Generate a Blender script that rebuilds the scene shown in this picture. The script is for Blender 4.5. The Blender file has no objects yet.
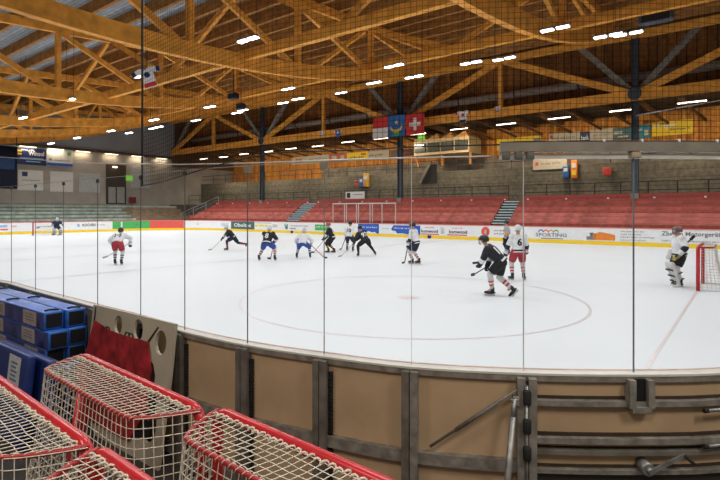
import bpy, bmesh, math, random
from math import sin, cos, pi, sqrt, atan2, radians
from mathutils import Vector, Matrix
from mathutils.bvhtree import BVHTree
random.seed(7)
SC = bpy.context.scene
COL = SC.collection
F, HZ, H = 507.0, 211.0, 2.3            # focal length in pixels, horizon row, eye height above the ice
V3 = Vector
UD = V3((.793, -.610, 0)).normalized()   # along the rink
VD = V3((.610, .793, 0)).normalized()    # across the rink
UP = V3((0, 0, 1))

# ------------------------------------------------------------------ geometry of the place
def UV(u, v, z=0.0):
    p = UD*u + VD*v
    return V3((p.x, p.y, z))
def P(px, py, Y):
    return V3(((px-360)/F*Y, Y, H+(HZ-py)/F*Y))
def G(px, py, z=0.0):
    return P(px, py, (H-z)*F/(py-HZ))
def on_v(px, py, v):
    r = (px-360)/F
    Y = v/(VD.x*r+VD.y)
    return P(px, py, Y)
def on_u(px, py, u):
    r = (px-360)/F
    Y = u/(UD.x*r+UD.y)
    return P(px, py, Y)
def u_at(px, v):
    return on_v(px, HZ, v).dot(UD)

# ------------------------------------------------------------------ materials
MATS = {}
def mat(name, c, rough=.6, metal=0., var=.12, scale=6., bump=0., spec=.4, emit=0., stretch=None, c2=None, alpha=1.):
    if name in MATS: return MATS[name]
    m = bpy.data.materials.new(name); m.use_nodes = True
    nt = m.node_tree; b = nt.nodes['Principled BSDF']
    b.inputs['Roughness'].default_value = rough
    b.inputs['Metallic'].default_value = metal
    b.inputs['Specular IOR Level'].default_value = spec
    if emit:
        b.inputs['Emission Color'].default_value = (*c, 1); b.inputs['Emission Strength'].default_value = emit
    tc = nt.nodes.new('ShaderNodeTexCoord'); mp = nt.nodes.new('ShaderNodeMapping')
    nz = nt.nodes.new('ShaderNodeTexNoise'); nz.inputs['Scale'].default_value = scale; nz.inputs['Detail'].default_value = 4
    if stretch: mp.inputs['Scale'].default_value = stretch
    rp = nt.nodes.new('ShaderNodeValToRGB')
    d = c2 if c2 else tuple(max(0, x*(1-var*2)) for x in c)
    l = tuple(min(1, x*(1+var)) for x in c)
    rp.color_ramp.elements[0].position = .3; rp.color_ramp.elements[1].position = .72
    rp.color_ramp.elements[0].color = (*d, 1); rp.color_ramp.elements[1].color = (*l, 1)
    nt.links.new(tc.outputs['Object'], mp.inputs['Vector']); nt.links.new(mp.outputs['Vector'], nz.inputs['Vector'])
    nt.links.new(nz.outputs['Fac'], rp.inputs['Fac']); nt.links.new(rp.outputs['Color'], b.inputs['Base Color'])
    if bump:
        bp = nt.nodes.new('ShaderNodeBump'); bp.inputs['Strength'].default_value = bump; bp.inputs['Distance'].default_value = .02
        nt.links.new(nz.outputs['Fac'], bp.inputs['Height']); nt.links.new(bp.outputs['Normal'], b.inputs['Normal'])
    MATS[name] = m
    return m

def glass_mat(name, tint, gloss):
    m = bpy.data.materials.new(name); m.use_nodes = True
    nt = m.node_tree; nt.nodes.clear()
    out = nt.nodes.new('ShaderNodeOutputMaterial'); mx = nt.nodes.new('ShaderNodeMixShader')
    tr = nt.nodes.new('ShaderNodeBsdfTransparent'); gl = nt.nodes.new('ShaderNodeBsdfGlossy')
    tr.inputs['Color'].default_value = (*tint, 1); gl.inputs['Roughness'].default_value = .03
    lw = nt.nodes.new('ShaderNodeLayerWeight'); lw.inputs['Blend'].default_value = .25
    ml = nt.nodes.new('ShaderNodeMath'); ml.operation = 'MULTIPLY'; ml.inputs[1].default_value = gloss
    nt.links.new(lw.outputs['Fresnel'], ml.inputs[0]); nt.links.new(ml.outputs[0], mx.inputs['Fac'])
    nt.links.new(tr.outputs[0], mx.inputs[1]); nt.links.new(gl.outputs[0], mx.inputs[2]); nt.links.new(mx.outputs[0], out.inputs['Surface'])
    MATS[name] = m
    return m

def emis(name, c, s):
    if name in MATS: return MATS[name]
    m = bpy.data.materials.new(name); m.use_nodes = True
    nt = m.node_tree; nt.nodes.clear()
    out = nt.nodes.new('ShaderNodeOutputMaterial'); e = nt.nodes.new('ShaderNodeEmission')
    e.inputs['Color'].default_value = (*c, 1); e.inputs['Strength'].default_value = s
    nt.links.new(e.outputs[0], out.inputs['Surface']); MATS[name] = m
    return m

def boards_mat(name, c, c2, axis, width, rough=.7, joint=.3, low=.65):
    """Vertical or horizontal boards with dark joints; axis is a unit vector across the joints."""
    m = mat(name, c, rough, var=.2, scale=3., c2=c2, spec=.2)
    nt = m.node_tree; b = nt.nodes['Principled BSDF']
    src = b.inputs['Base Color'].links[0].from_socket
    tc = nt.nodes.new('ShaderNodeTexCoord'); dt = nt.nodes.new('ShaderNodeVectorMath'); dt.operation = 'DOT_PRODUCT'
    dt.inputs[1].default_value = tuple(axis)
    dv = nt.nodes.new('ShaderNodeMath'); dv.operation = 'DIVIDE'; dv.inputs[1].default_value = width
    fr = nt.nodes.new('ShaderNodeMath'); fr.operation = 'FRACT'
    gt = nt.nodes.new('ShaderNodeMath'); gt.operation = 'GREATER_THAN'; gt.inputs[1].default_value = .12
    fl = nt.nodes.new('ShaderNodeMath'); fl.operation = 'FLOOR'
    wn = nt.nodes.new('ShaderNodeTexWhiteNoise'); wn.noise_dimensions = '1D'
    mr = nt.nodes.new('ShaderNodeMapRange'); mr.inputs['To Min'].default_value = low; mr.inputs['To Max'].default_value = 1.1
    ml = nt.nodes.new('ShaderNodeMath'); ml.operation = 'MULTIPLY'
    ad = nt.nodes.new('ShaderNodeMath'); ad.operation = 'MAXIMUM'; ad.inputs[1].default_value = joint
    mx = nt.nodes.new('ShaderNodeVectorMath'); mx.operation = 'SCALE'
    L = nt.links.new
    L(tc.outputs['Object'], dt.inputs[0]); L(dt.outputs['Value'], dv.inputs[0]); L(dv.outputs[0], fr.inputs[0]); L(fr.outputs[0], gt.inputs[0])
    L(dv.outputs[0], fl.inputs[0]); L(fl.outputs[0], wn.inputs['W']); L(wn.outputs['Value'], mr.inputs['Value'])
    L(mr.outputs[0], ml.inputs[0]); L(gt.outputs[0], ad.inputs[0]); L(ad.outputs[0], ml.inputs[1])
    L(src, mx.inputs[0]); L(ml.outputs[0], mx.inputs['Scale']); L(mx.outputs[0], b.inputs['Base Color'])
    return m

# ------------------------------------------------------------------ mesh building
def root_matrix(o):
    M = Matrix.Identity(4)
    while o is not None:
        M = o.matrix_basis @ M
        o = o.parent
    return M

class MB:
    def __init__(s): s.v = []; s.f = []; s.m = []; s.smooth = []
    def add(s, vs, fs, mi=0, sm=False):
        k = len(s.v); s.v += [V3(p) for p in vs]
        for f in fs: s.f.append([k+i for i in f]); s.m.append(mi); s.smooth.append(sm)
        return s
    def box(s, c, ax, ay, az, mi=0):
        """box centred at c with half-extent vectors."""
        c = V3(c); vs = [c+ax*i+ay*j+az*k for k in (-1, 1) for j in (-1, 1) for i in (-1, 1)]
        return s.add(vs, [(0, 2, 3, 1), (4, 5, 7, 6), (0, 1, 5, 4), (2, 6, 7, 3), (0, 4, 6, 2), (1, 3, 7, 5)], mi)
    def bar(s, p0, p1, w, h, up=UP, mi=0):
        p0, p1 = V3(p0), V3(p1); d = p1-p0; L = d.length
        if L < 1e-6: return s
        d /= L; x = d.cross(up)
        if x.length < 1e-4: x = d.cross(V3((1, 0, 0)))
        x.normalize(); z = x.cross(d).normalized()
        return s.box((p0+p1)/2, x*w/2, d*L/2, z*h/2, mi)
    def rbox(s, c, ax, ay, az, r=.3, mi=0, seg=2):
        """rounded box: half-extent vectors, r = rounding as a length."""
        bm = bmesh.new(); bmesh.ops.create_cube(bm, size=2)
        hx, hy, hz = ax.length, ay.length, az.length
        for v in bm.verts: v.co = V3((v.co.x*hx, v.co.y*hy, v.co.z*hz))
        bmesh.ops.bevel(bm, geom=bm.edges[:], offset=min(r, .98*min(hx, hy, hz)), segments=seg, profile=.5, affect='EDGES')
        X, Y, Z = ax/hx, ay/hy, az/hz
        bm.verts.index_update()
        vs = [V3(c)+X*v.co.x+Y*v.co.y+Z*v.co.z for v in bm.verts]
        fs = [[v.index for v in f.verts] for f in bm.faces]
        bm.free()
        return s.add(vs, fs, mi, True)
    def tube(s, pts, r, n=8, mi=0, closed=False, caps=True, sm=True, mis=None):
        pts = [V3(p) for p in pts]; N = len(pts)
        rs = r if isinstance(r, (list, tuple)) else [r]*N
        k = len(s.v); prev = None
        for i, p in enumerate(pts):
            if closed: t = pts[(i+1) % N]-pts[i-1]
            else: t = pts[min(i+1, N-1)]-pts[max(i-1, 0)]
            if t.length < 1e-9: t = V3((0, 0, 1))
            t.normalize()
            if prev is None:
                a = UP if abs(t.z) < .9 else V3((1, 0, 0))
                x = t.cross(a).normalized()
            else:
                x = prev-t*prev.dot(t)
                if x.length < 1e-5: x = t.orthogonal()
                x.normalize()
            prev = x; y = t.cross(x)
            for j in range(n):
                a = 2*pi*j/n
                s.v.append(p+(x*cos(a)+y*sin(a))*rs[i])
        for i in range(N if closed else N-1):
            A = k+i*n; B = k+((i+1) % N)*n
            for j in range(n):
                s.f.append([A+j, A+(j+1) % n, B+(j+1) % n, B+j]); s.m.append(mis[i] if mis else mi); s.smooth.append(sm)
        if caps and not closed:
            s.f.append([k+j for j in range(n)][::-1]); s.m.append(mis[0] if mis else mi); s.smooth.append(False)
            s.f.append([k+(N-1)*n+j for j in range(n)]); s.m.append(mis[-1] if mis else mi); s.smooth.append(False)
        return s
    def loft(s, rings, mi=0, mis=None, cap0=True, cap1=True, sm=True):
        k = len(s.v); n = len(rings[0])
        for R in rings: s.v += [V3(p) for p in R]
        for i in range(len(rings)-1):
            for j in range(n):
                s.f.append([k+i*n+j, k+i*n+(j+1) % n, k+(i+1)*n+(j+1) % n, k+(i+1)*n+j]); s.m.append(mis[i] if mis else mi); s.smooth.append(sm)
        if cap0: s.f.append([k+j for j in range(n)][::-1]); s.m.append(mis[0] if mis else mi); s.smooth.append(sm)
        if cap1: s.f.append([k+(len(rings)-1)*n+j for j in range(n)]); s.m.append(mis[-1] if mis else mi); s.smooth.append(sm)
        return s
    def ball(s, c, X, Y, Z, nu=12, nv=8, mi=0, keep=None):
        """ellipsoid with half-axis vectors; keep(x,y,z) on the unit sphere drops faces."""
        k = len(s.v); c = V3(c); un = []
        for i in range(nv+1):
            t = pi*i/nv
            for j in range(nu):
                a = 2*pi*j/nu
                q = (sin(t)*cos(a), sin(t)*sin(a), cos(t)); un.append(V3(q))
                s.v.append(c+X*q[0]+Y*q[1]+Z*q[2])
        for i in range(nv):
            for j in range(nu):
                idx = [i*nu+j, (i+1)*nu+j, (i+1)*nu+(j+1) % nu, i*nu+(j+1) % nu]
                if keep:
                    m = sum((un[q] for q in idx), V3((0, 0, 0)))/4
                    if not keep(m.x, m.y, m.z): continue
                if i == 0: idx = [idx[0], idx[1], idx[2]]
                elif i == nv-1: idx = [idx[0], idx[1], idx[3]]
                s.f.append([k+q for q in idx]); s.m.append(mi); s.smooth.append(True)
        return s
    def quad(s, a, b, c, d, mi=0): return s.add([a, b, c, d], [(0, 1, 2, 3)], mi)
    def plate(s, a, b, c, d, th, mi=0):
        """four corners in order, thickened by th along the normal."""
        a, b, c, d = map(V3, (a, b, c, d)); n = (b-a).cross(d-a).normalized()*th
        return s.add([a, b, c, d, a+n, b+n, c+n, d+n], [(3, 2, 1, 0), (4, 5, 6, 7), (0, 1, 5, 4), (1, 2, 6, 5), (2, 3, 7, 6), (3, 0, 4, 7)], mi)
    def build(s, name, m, parent=None, **props):
        Mi = root_matrix(parent).inverted() if parent is not None else None
        me = bpy.data.meshes.new(name)
        vs = [(Mi @ p) for p in s.v] if Mi else s.v
        me.from_pydata([tuple(p) for p in vs], [], s.f)
        for x in (m if isinstance(m, (list, tuple)) else [m]): me.materials.append(x)
        me.polygons.foreach_set('material_index', s.m); me.polygons.foreach_set('use_smooth', s.smooth)
        me.update()
        o = bpy.data.objects.new(name, me); COL.objects.link(o)
        if parent is not None: o.parent = parent
        for k, v in props.items(): o[k] = v
        return o

def tag(o, label, cat, group=None, kind=None):
    o['label'] = label; o['category'] = cat
    if group: o['group'] = group
    if kind: o['kind'] = kind
    return o
def thing(name, label, cat, loc=(0, 0, 0), rz=0., group=None):
    o = bpy.data.objects.new(name, None); COL.objects.link(o)
    o.location = loc; o.rotation_euler = (0, 0, rz); o.empty_display_size = .2
    return tag(o, label, cat, group)
def struct(o): o['kind'] = 'structure'; return o

def eval_mesh(ob):
    COL.objects.link(ob)
    dg = bpy.context.evaluated_depsgraph_get(); dg.update()
    me = bpy.data.meshes.new_from_object(ob.evaluated_get(dg), depsgraph=dg)
    COL.objects.unlink(ob); bpy.data.objects.remove(ob)
    return me
_txt = {}
def text_mesh(body, bold=0.):
    if (body, bold) in _txt: return _txt[(body, bold)]
    if body[0] == '~':      # print too small to read in the photograph: a run of letter-sized marks
        rr = random.Random(body); vs, fs, x = [], [], 0.
        for k in range(max(10, int(body[1:]))):
            h0 = 0. if rr.random() > .15 else -.2; h1 = 1.0 if rr.random() < .3 else .68; w_ = rr.uniform(.3, .55)
            n = len(vs); vs += [V3((x, h0, 0)), V3((x+w_*.4, h0, 0)), V3((x+w_*.4, h1, 0)), V3((x, h1, 0)), V3((x+w_*.4, .25, 0)), V3((x+w_, .25, 0)), V3((x+w_, .5, 0)), V3((x+w_*.4, .5, 0))]
            fs += [[n, n+1, n+2, n+3], [n+4, n+5, n+6, n+7]]; x += w_+.18+(.4 if rr.random() < .12 else 0)
        _txt[(body, bold)] = (vs, fs, 0., x-.18, -.2, 1.)
        return _txt[(body, bold)]
    cu = bpy.data.curves.new('t', 'FONT'); cu.body = body; cu.size = 1; cu.resolution_u = 2; cu.offset = bold
    ob = bpy.data.objects.new('t', cu); me = eval_mesh(ob)
    vs = [v.co.copy() for v in me.vertices]; fs = [list(p.vertices) for p in me.polygons]
    bpy.data.meshes.remove(me)
    if not vs: vs = [V3((0, 0, 0))]
    x0 = min(v.x for v in vs); x1 = max(v.x for v in vs); y0 = min(v.y for v in vs); y1 = max(v.y for v in vs)
    _txt[(body, bold)] = (vs, fs, x0, x1, y0, y1)
    return _txt[(body, bold)]
def text_into(mb, body, C, R, U, w=None, h=None, mi=0, bold=.01):
    """text centred at C, stretched to width w and/or height h."""
    vs, fs, x0, x1, y0, y1 = text_mesh(body, bold)
    sx = sy = 1
    if w and h: sx = w/max(1e-4, x1-x0); sy = h/max(1e-4, y1-y0)
    elif h: sx = sy = h/max(1e-4, y1-y0)
    else: sx = sy = w/max(1e-4, x1-x0)
    pts = [V3(C)+R*((p.x-(x0+x1)/2)*sx)+U*((p.y-(y0+y1)/2)*sy) for p in vs]
    mb.add(pts, fs, mi)

def flat_shape(outer, holes, th):
    """2-D outline with holes, filled and thickened: verts, faces in local x,y,z."""
    cu = bpy.data.curves.new('s', 'CURVE'); cu.dimensions = '2D'; cu.fill_mode = 'BOTH'; cu.extrude = th/2
    for poly in [outer]+holes:
        sp = cu.splines.new('POLY'); sp.points.add(len(poly)-1); sp.use_cyclic_u = True
        for q, p in zip(sp.points, poly): q.co = (p[0], p[1], 0, 1)
    me = eval_mesh(bpy.data.objects.new('s', cu))
    r = ([v.co.copy() for v in me.vertices], [list(p.vertices) for p in me.polygons])
    bpy.data.meshes.remove(me)
    return r

def skin_mesh(verts, edges, radii, sub=1):
    me = bpy.data.meshes.new('sk'); me.from_pydata([tuple(v) for v in verts], edges, [])
    ob = bpy.data.objects.new('sk', me)
    COL.objects.link(ob)
    md = ob.modifiers.new('Skin', 'SKIN'); md.use_smooth_shade = True
    for i, r in enumerate(radii):
        sv = me.skin_vertices[0].data[i]; sv.radius = (r, r); sv.use_root = (i == 0)
    sb = ob.modifiers.new('Sub', 'SUBSURF'); sb.levels = sub; sb.render_levels = sub
    COL.objects.unlink(ob)
    return eval_mesh(ob)

def polyline(pts):
    pts = [V3(p) for p in pts]; acc = [0.]
    for a, b in zip(pts, pts[1:]): acc.append(acc[-1]+(b-a).length)
    return pts, acc
class Path:
    def __init__(s, pts): s.p, s.a = polyline(pts); s.L = s.a[-1]
    def at(s, d):
        d = max(0, min(s.L, d))
        lo, hi = 0, len(s.a)-1
        while hi-lo > 1:
            m = (lo+hi)//2
            if s.a[m] <= d: lo = m
            else: hi = m
        t = (d-s.a[lo])/max(1e-9, s.a[hi]-s.a[lo])
        return s.p[lo].lerp(s.p[hi], t)
    def tan(s, d):
        e = .05
        return (s.at(d+e)-s.at(d-e)).normalized()
def catmull(P_, n=8):
    P_ = [V3(p) for p in P_]; out = []
    Q = [P_[0]*2-P_[1]]+P_+[P_[-1]*2-P_[-2]]
    for i in range(1, len(Q)-2):
        a, b, c, d = Q[i-1], Q[i], Q[i+1], Q[i+2]
        for k in range(n):
            t = k/n
            out.append(.5*((2*b)+(c-a)*t+(2*a-5*b+4*c-d)*t*t+(3*b-a-3*c+d)*t**3))
    out.append(Q[-2]); return out

# ------------------------------------------------------------------ palette
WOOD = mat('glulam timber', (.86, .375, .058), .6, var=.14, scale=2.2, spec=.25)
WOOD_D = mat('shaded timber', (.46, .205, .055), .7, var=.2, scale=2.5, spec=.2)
WOODGREY = mat('weathered grey timber', (.24, .21, .17), .8, var=.2, scale=3)
STEEL_D = mat('dark painted steel', (.022, .027, .035), .5, .2, var=.1)
STEEL = mat('galvanised steel', (.33, .33, .33), .45, .6, var=.2, scale=9)
ALU = mat('worn aluminium', (.27, .25, .225), .6, .25, var=.22, scale=12)
CONC = mat('raw concrete', (.27, .235, .19), .9, var=.2, scale=1.3, bump=.1, spec=.15)
CONC_D = mat('dark concrete', (.13, .115, .10), .9, var=.2, scale=1.5, spec=.1)
BLACK = mat('black', (.012, .012, .014), .5, var=.2)
RUBBER = mat('black rubber', (.02, .02, .02), .8, var=.2)
WHITE = mat('white', (.74, .75, .76), .5, var=.04)
OFFW = mat('off white', (.62, .60, .56), .6, var=.06)
REDSEAT = mat('red painted seating', (.47, .105, .075), .55, var=.16, scale=3)
REDSEAT_D = mat('dark red painted step', (.36, .075, .052), .6, var=.16, scale=3)
RED = mat('glossy red enamel', (.50, .016, .022), .28, var=.06, spec=.5)
CORD = mat('white net cord', (.66, .60, .50), .85, var=.12, scale=30)
YEL = mat('yellow kick plate', (.82, .56, .02), .5, var=.04)
PINK = mat('red top rail', (.66, .20, .17), .5, var=.04)
NAVY = mat('navy', (.012, .022, .10), .5, var=.1)
BLUE = mat('mid blue', (.02, .10, .45), .5, var=.08)
LBLUE = mat('pale blue', (.25, .45, .72), .5, var=.08)
GREEN = mat('green', (.06, .38, .10), .5, var=.05)
REDAD = mat('red banner', (.68, .09, .07), .5, var=.05)
TEAL = mat('dark teal', (.055, .115, .125), .5, var=.05)
YELAD = mat('yellow banner', (.78, .52, .02), .6, var=.06)
ORANGE = mat('orange', (.75, .22, .03), .5, var=.08)
GLASS = glass_mat('clear safety glass', (.975, .982, .98), .10)
GLASS2 = glass_mat('far end glass', (.88, .92, .90), .15)
NETDARK = mat('black netting', (.012, .011, .010), .9, var=.1)
# ------------------------------------------------------------------ floors and ice
ICE = mat('skated ice', (.775, .815, .84), .45, var=.012, scale=.35, spec=.12)
FLOOR = mat('dark rubber floor', (.06, .055, .05), .9, var=.25, scale=2)
VF, VN, UE = 37.2, 3.05, -57.2           # far boards, near boards, left end boards
VC = 41.7                                # far column line
def near_u(y): return y
# near board line: measured joints, then straight away to the left, then the right-hand corner
JX = [(-5.83, 8.45), (-5.02, 7.76), (-4.16, 7.07), (-3.33, 6.40), (-2.51, 5.75), (-1.78, 5.11), (-1.03, 4.59), (-.309, 4.23),
      (.395, 3.94), (1.22, 3.79), (2.04, 3.755), (2.72, 3.80)]
right_tail = [(3.6, 4.05), (4.6, 4.75), (5.9, 6.0), (7.6, 8.2)]
core = catmull([(x, y, 0) for x, y in JX]+[(x, y, 0) for x, y in right_tail], 8)
left_tail = [UV(-49+i*1.0, VN) for i in range(0, 39)]
left_tail = [p for p in left_tail if p.dot(UD) < V3((*JX[0], 0)).dot(UD)-1]
corner = [UV(-49-8.2*sin(radians(a)), VN+8.2-8.2*cos(radians(a))) for a in range(90, 0, -6)]
NEAR = Path(left_tail+core)
FARP = Path([UV(UE, v) for v in (11.25, 15, 20, 25, 29.0)] +
            [UV(-49-8.2*cos(radians(a)), 29+8.2*sin(radians(a))) for a in range(6, 91, 6)] +
            [UV(u, VF) for u in range(-47, 7, 2)])
LEFTC = Path(list(reversed(corner[:]))[0:0] + [UV(-49, VN)] + [UV(-49-8.2*sin(radians(a)), VN+8.2-8.2*cos(radians(a))) for a in range(6, 91, 6)])

ice_outline = NEAR.p + [p for p in reversed(FARP.p)] + list(reversed(LEFTC.p))
m = MB(); k = [V3((p.x, p.y, 0)) for p in ice_outline]
m.add(k, [list(range(len(k)))])
struct(m.build('floor_ice', ICE))
m = MB(); m.quad(UV(-75, -22, -.22), UV(22, -22, -.22), UV(22, 60, -.22), UV(-75, 60, -.22))
struct(m.build('floor', FLOOR))

# faint markings painted under the ice
def ice_line(pts, w, c, nm, closed=False):
    mk = MB(); pts = [V3(p) for p in pts]; N = len(pts); L = []; R = []
    for i in range(N):
        t = (pts[(i+1) % N]-pts[i-1]) if closed else (pts[min(i+1, N-1)]-pts[max(i-1, 0)])
        t.z = 0; t.normalize(); n = V3((-t.y, t.x, 0))*w/2
        z = V3((0, 0, .004)); L.append(pts[i]+n+z); R.append(pts[i]-n+z)
    for i in range(N if closed else N-1):
        j = (i+1) % N; mk.quad(L[i], R[i], R[j], L[j])
    struct(mk.build(nm, c))
PINKICE = mat('red paint under ice', (.79, .715, .715), .3, var=.06)
GREYICE = mat('grey paint under ice', (.66, .69, .71), .3, var=.06)
GU = -1.2
ice_line([UV(GU, 4.0), UV(GU, 36.5)], .06, PINKICE, 'ice_goal_line')
ice_line([UV(-53.2, 5), UV(-53.2, 36)], .06, PINKICE, 'ice_goal_line')
c0 = UV(-7.2, 11.5)
ice_line([c0+V3((4.4*cos(a*pi/36), 4.4*sin(a*pi/36), 0)) for a in range(72)], .06, PINKICE, 'ice_circle', True)
mk = MB(); mk.add([c0+V3((.3*cos(a*pi/8), .3*sin(a*pi/8), .004)) for a in range(16)], [list(range(16))]); struct(mk.build('ice_spot', PINKICE))
c1 = UV(-27.2, 20.1)
ice_line([c1+V3((4.4*cos(a*pi/36), 4.4*sin(a*pi/36), 0)) for a in range(72)], .07, GREYICE, 'ice_circle', True)
ice_line([UV(-27.2, 3.2), UV(-27.2, 37)], .22, PINKICE, 'ice_centre_line')
ice_line([UV(-19, 3.2), UV(-19, 37)], .22, GREYICE, 'ice_blue_line')
ice_line([UV(-35.4, 3.2), UV(-35.4, 37)], .22, GREYICE, 'ice_blue_line')
c2 = UV(-47.2, 27.1)
ice_line([c2+V3((4.4*cos(a*pi/36), 4.4*sin(a*pi/36), 0)) for a in range(72)], .06, PINKICE, 'ice_circle', True)

# ------------------------------------------------------------------ far and left-hand boards with advertising
def px_of(p): return 360+F*p.x/p.y
def s_at(path, px):
    lo, hi = 0., path.L
    for _ in range(40):
        m_ = (lo+hi)/2
        if px_of(path.at(m_)) < px: lo = m_
        else: hi = m_
    return lo
BH = 1.2
def board_run(s0, s1, bg, label, path=FARP, items=(), base='advertising_board'):
    n = max(1, int((s1-s0)/1.2)); ss = [s0+(s1-s0)*i/n for i in range(n+1)]
    c = path.at((s0+s1)/2)
    t = thing(base, label, 'advertising board', (c.x, c.y, 0), 0, 'advertising boards round the far side of the rink')
    def strip(z0, z1, off0, off1, mtl, nm, par=t):
        mk = MB(); rings = []
        for s_ in ss:
            p = path.at(s_); tg = path.tan(s_); nn = V3((tg.y, -tg.x, 0))   # toward the ice
            rings.append([p+nn*off0+UP*z0, p+nn*off1+UP*z0, p+nn*off1+UP*z1, p+nn*off0+UP*z1])
        mk.loft(rings, sm=False); return mk.build(nm, mtl, par)
    strip(.26, BH-.07, -.05, .0, bg, 'panel')
    strip(.0, .26, -.05, .012, YEL, 'kick_strip')
    strip(BH-.07, BH, -.08, .02, PINK, 'cap_rail')
    ALONG = lambda s_: path.tan(s_)
    for it in items:
        kind = it[0]
        sc = s_at(path, it[1]); p = path.at(sc); tg = path.tan(sc); nn = V3((tg.y, -tg.x, 0))
        if kind == 'text':     # ('text', px, z, px_width, height, words, material)
            _, px, z, pw, hh, words, mt = it
            w = abs(s_at(path, px+pw/2)-s_at(path, px-pw/2))
            mk = MB(); text_into(mk, words, p+nn*.012+UP*z, tg, UP, w=w, h=hh, bold=.02)
            mk.build('lettering', mt, t)
        elif kind == 'block':  # ('block', px, z, px_width, height, material, name)
            _, px, z, pw, hh, mt, nm = it
            w = abs(s_at(path, px+pw/2)-s_at(path, px-pw/2))
            mk = MB(); mk.box(p+nn*.006+UP*z, tg*w/2, nn*.004, UP*hh/2); mk.build(nm, mt, t)
        elif kind == 'poly':
            _, px, z, pw, hh, pts, mt, nm = it
            w = abs(s_at(path, px+pw/2)-s_at(path, px-pw/2))
            mk = MB(); vs = [p+nn*.010+tg*(a*w)+UP*(z+b*hh) for a, b in pts]; mk.add(vs, [list(range(len(vs)))]); mk.build(nm, mt, t)
    return t
ring = [(.5*cos(a*pi/10), .5*sin(a*pi/10)) for a in range(20)]
GREYTXT = mat('grey lettering', (.20, .20, .21), .6)
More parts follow.
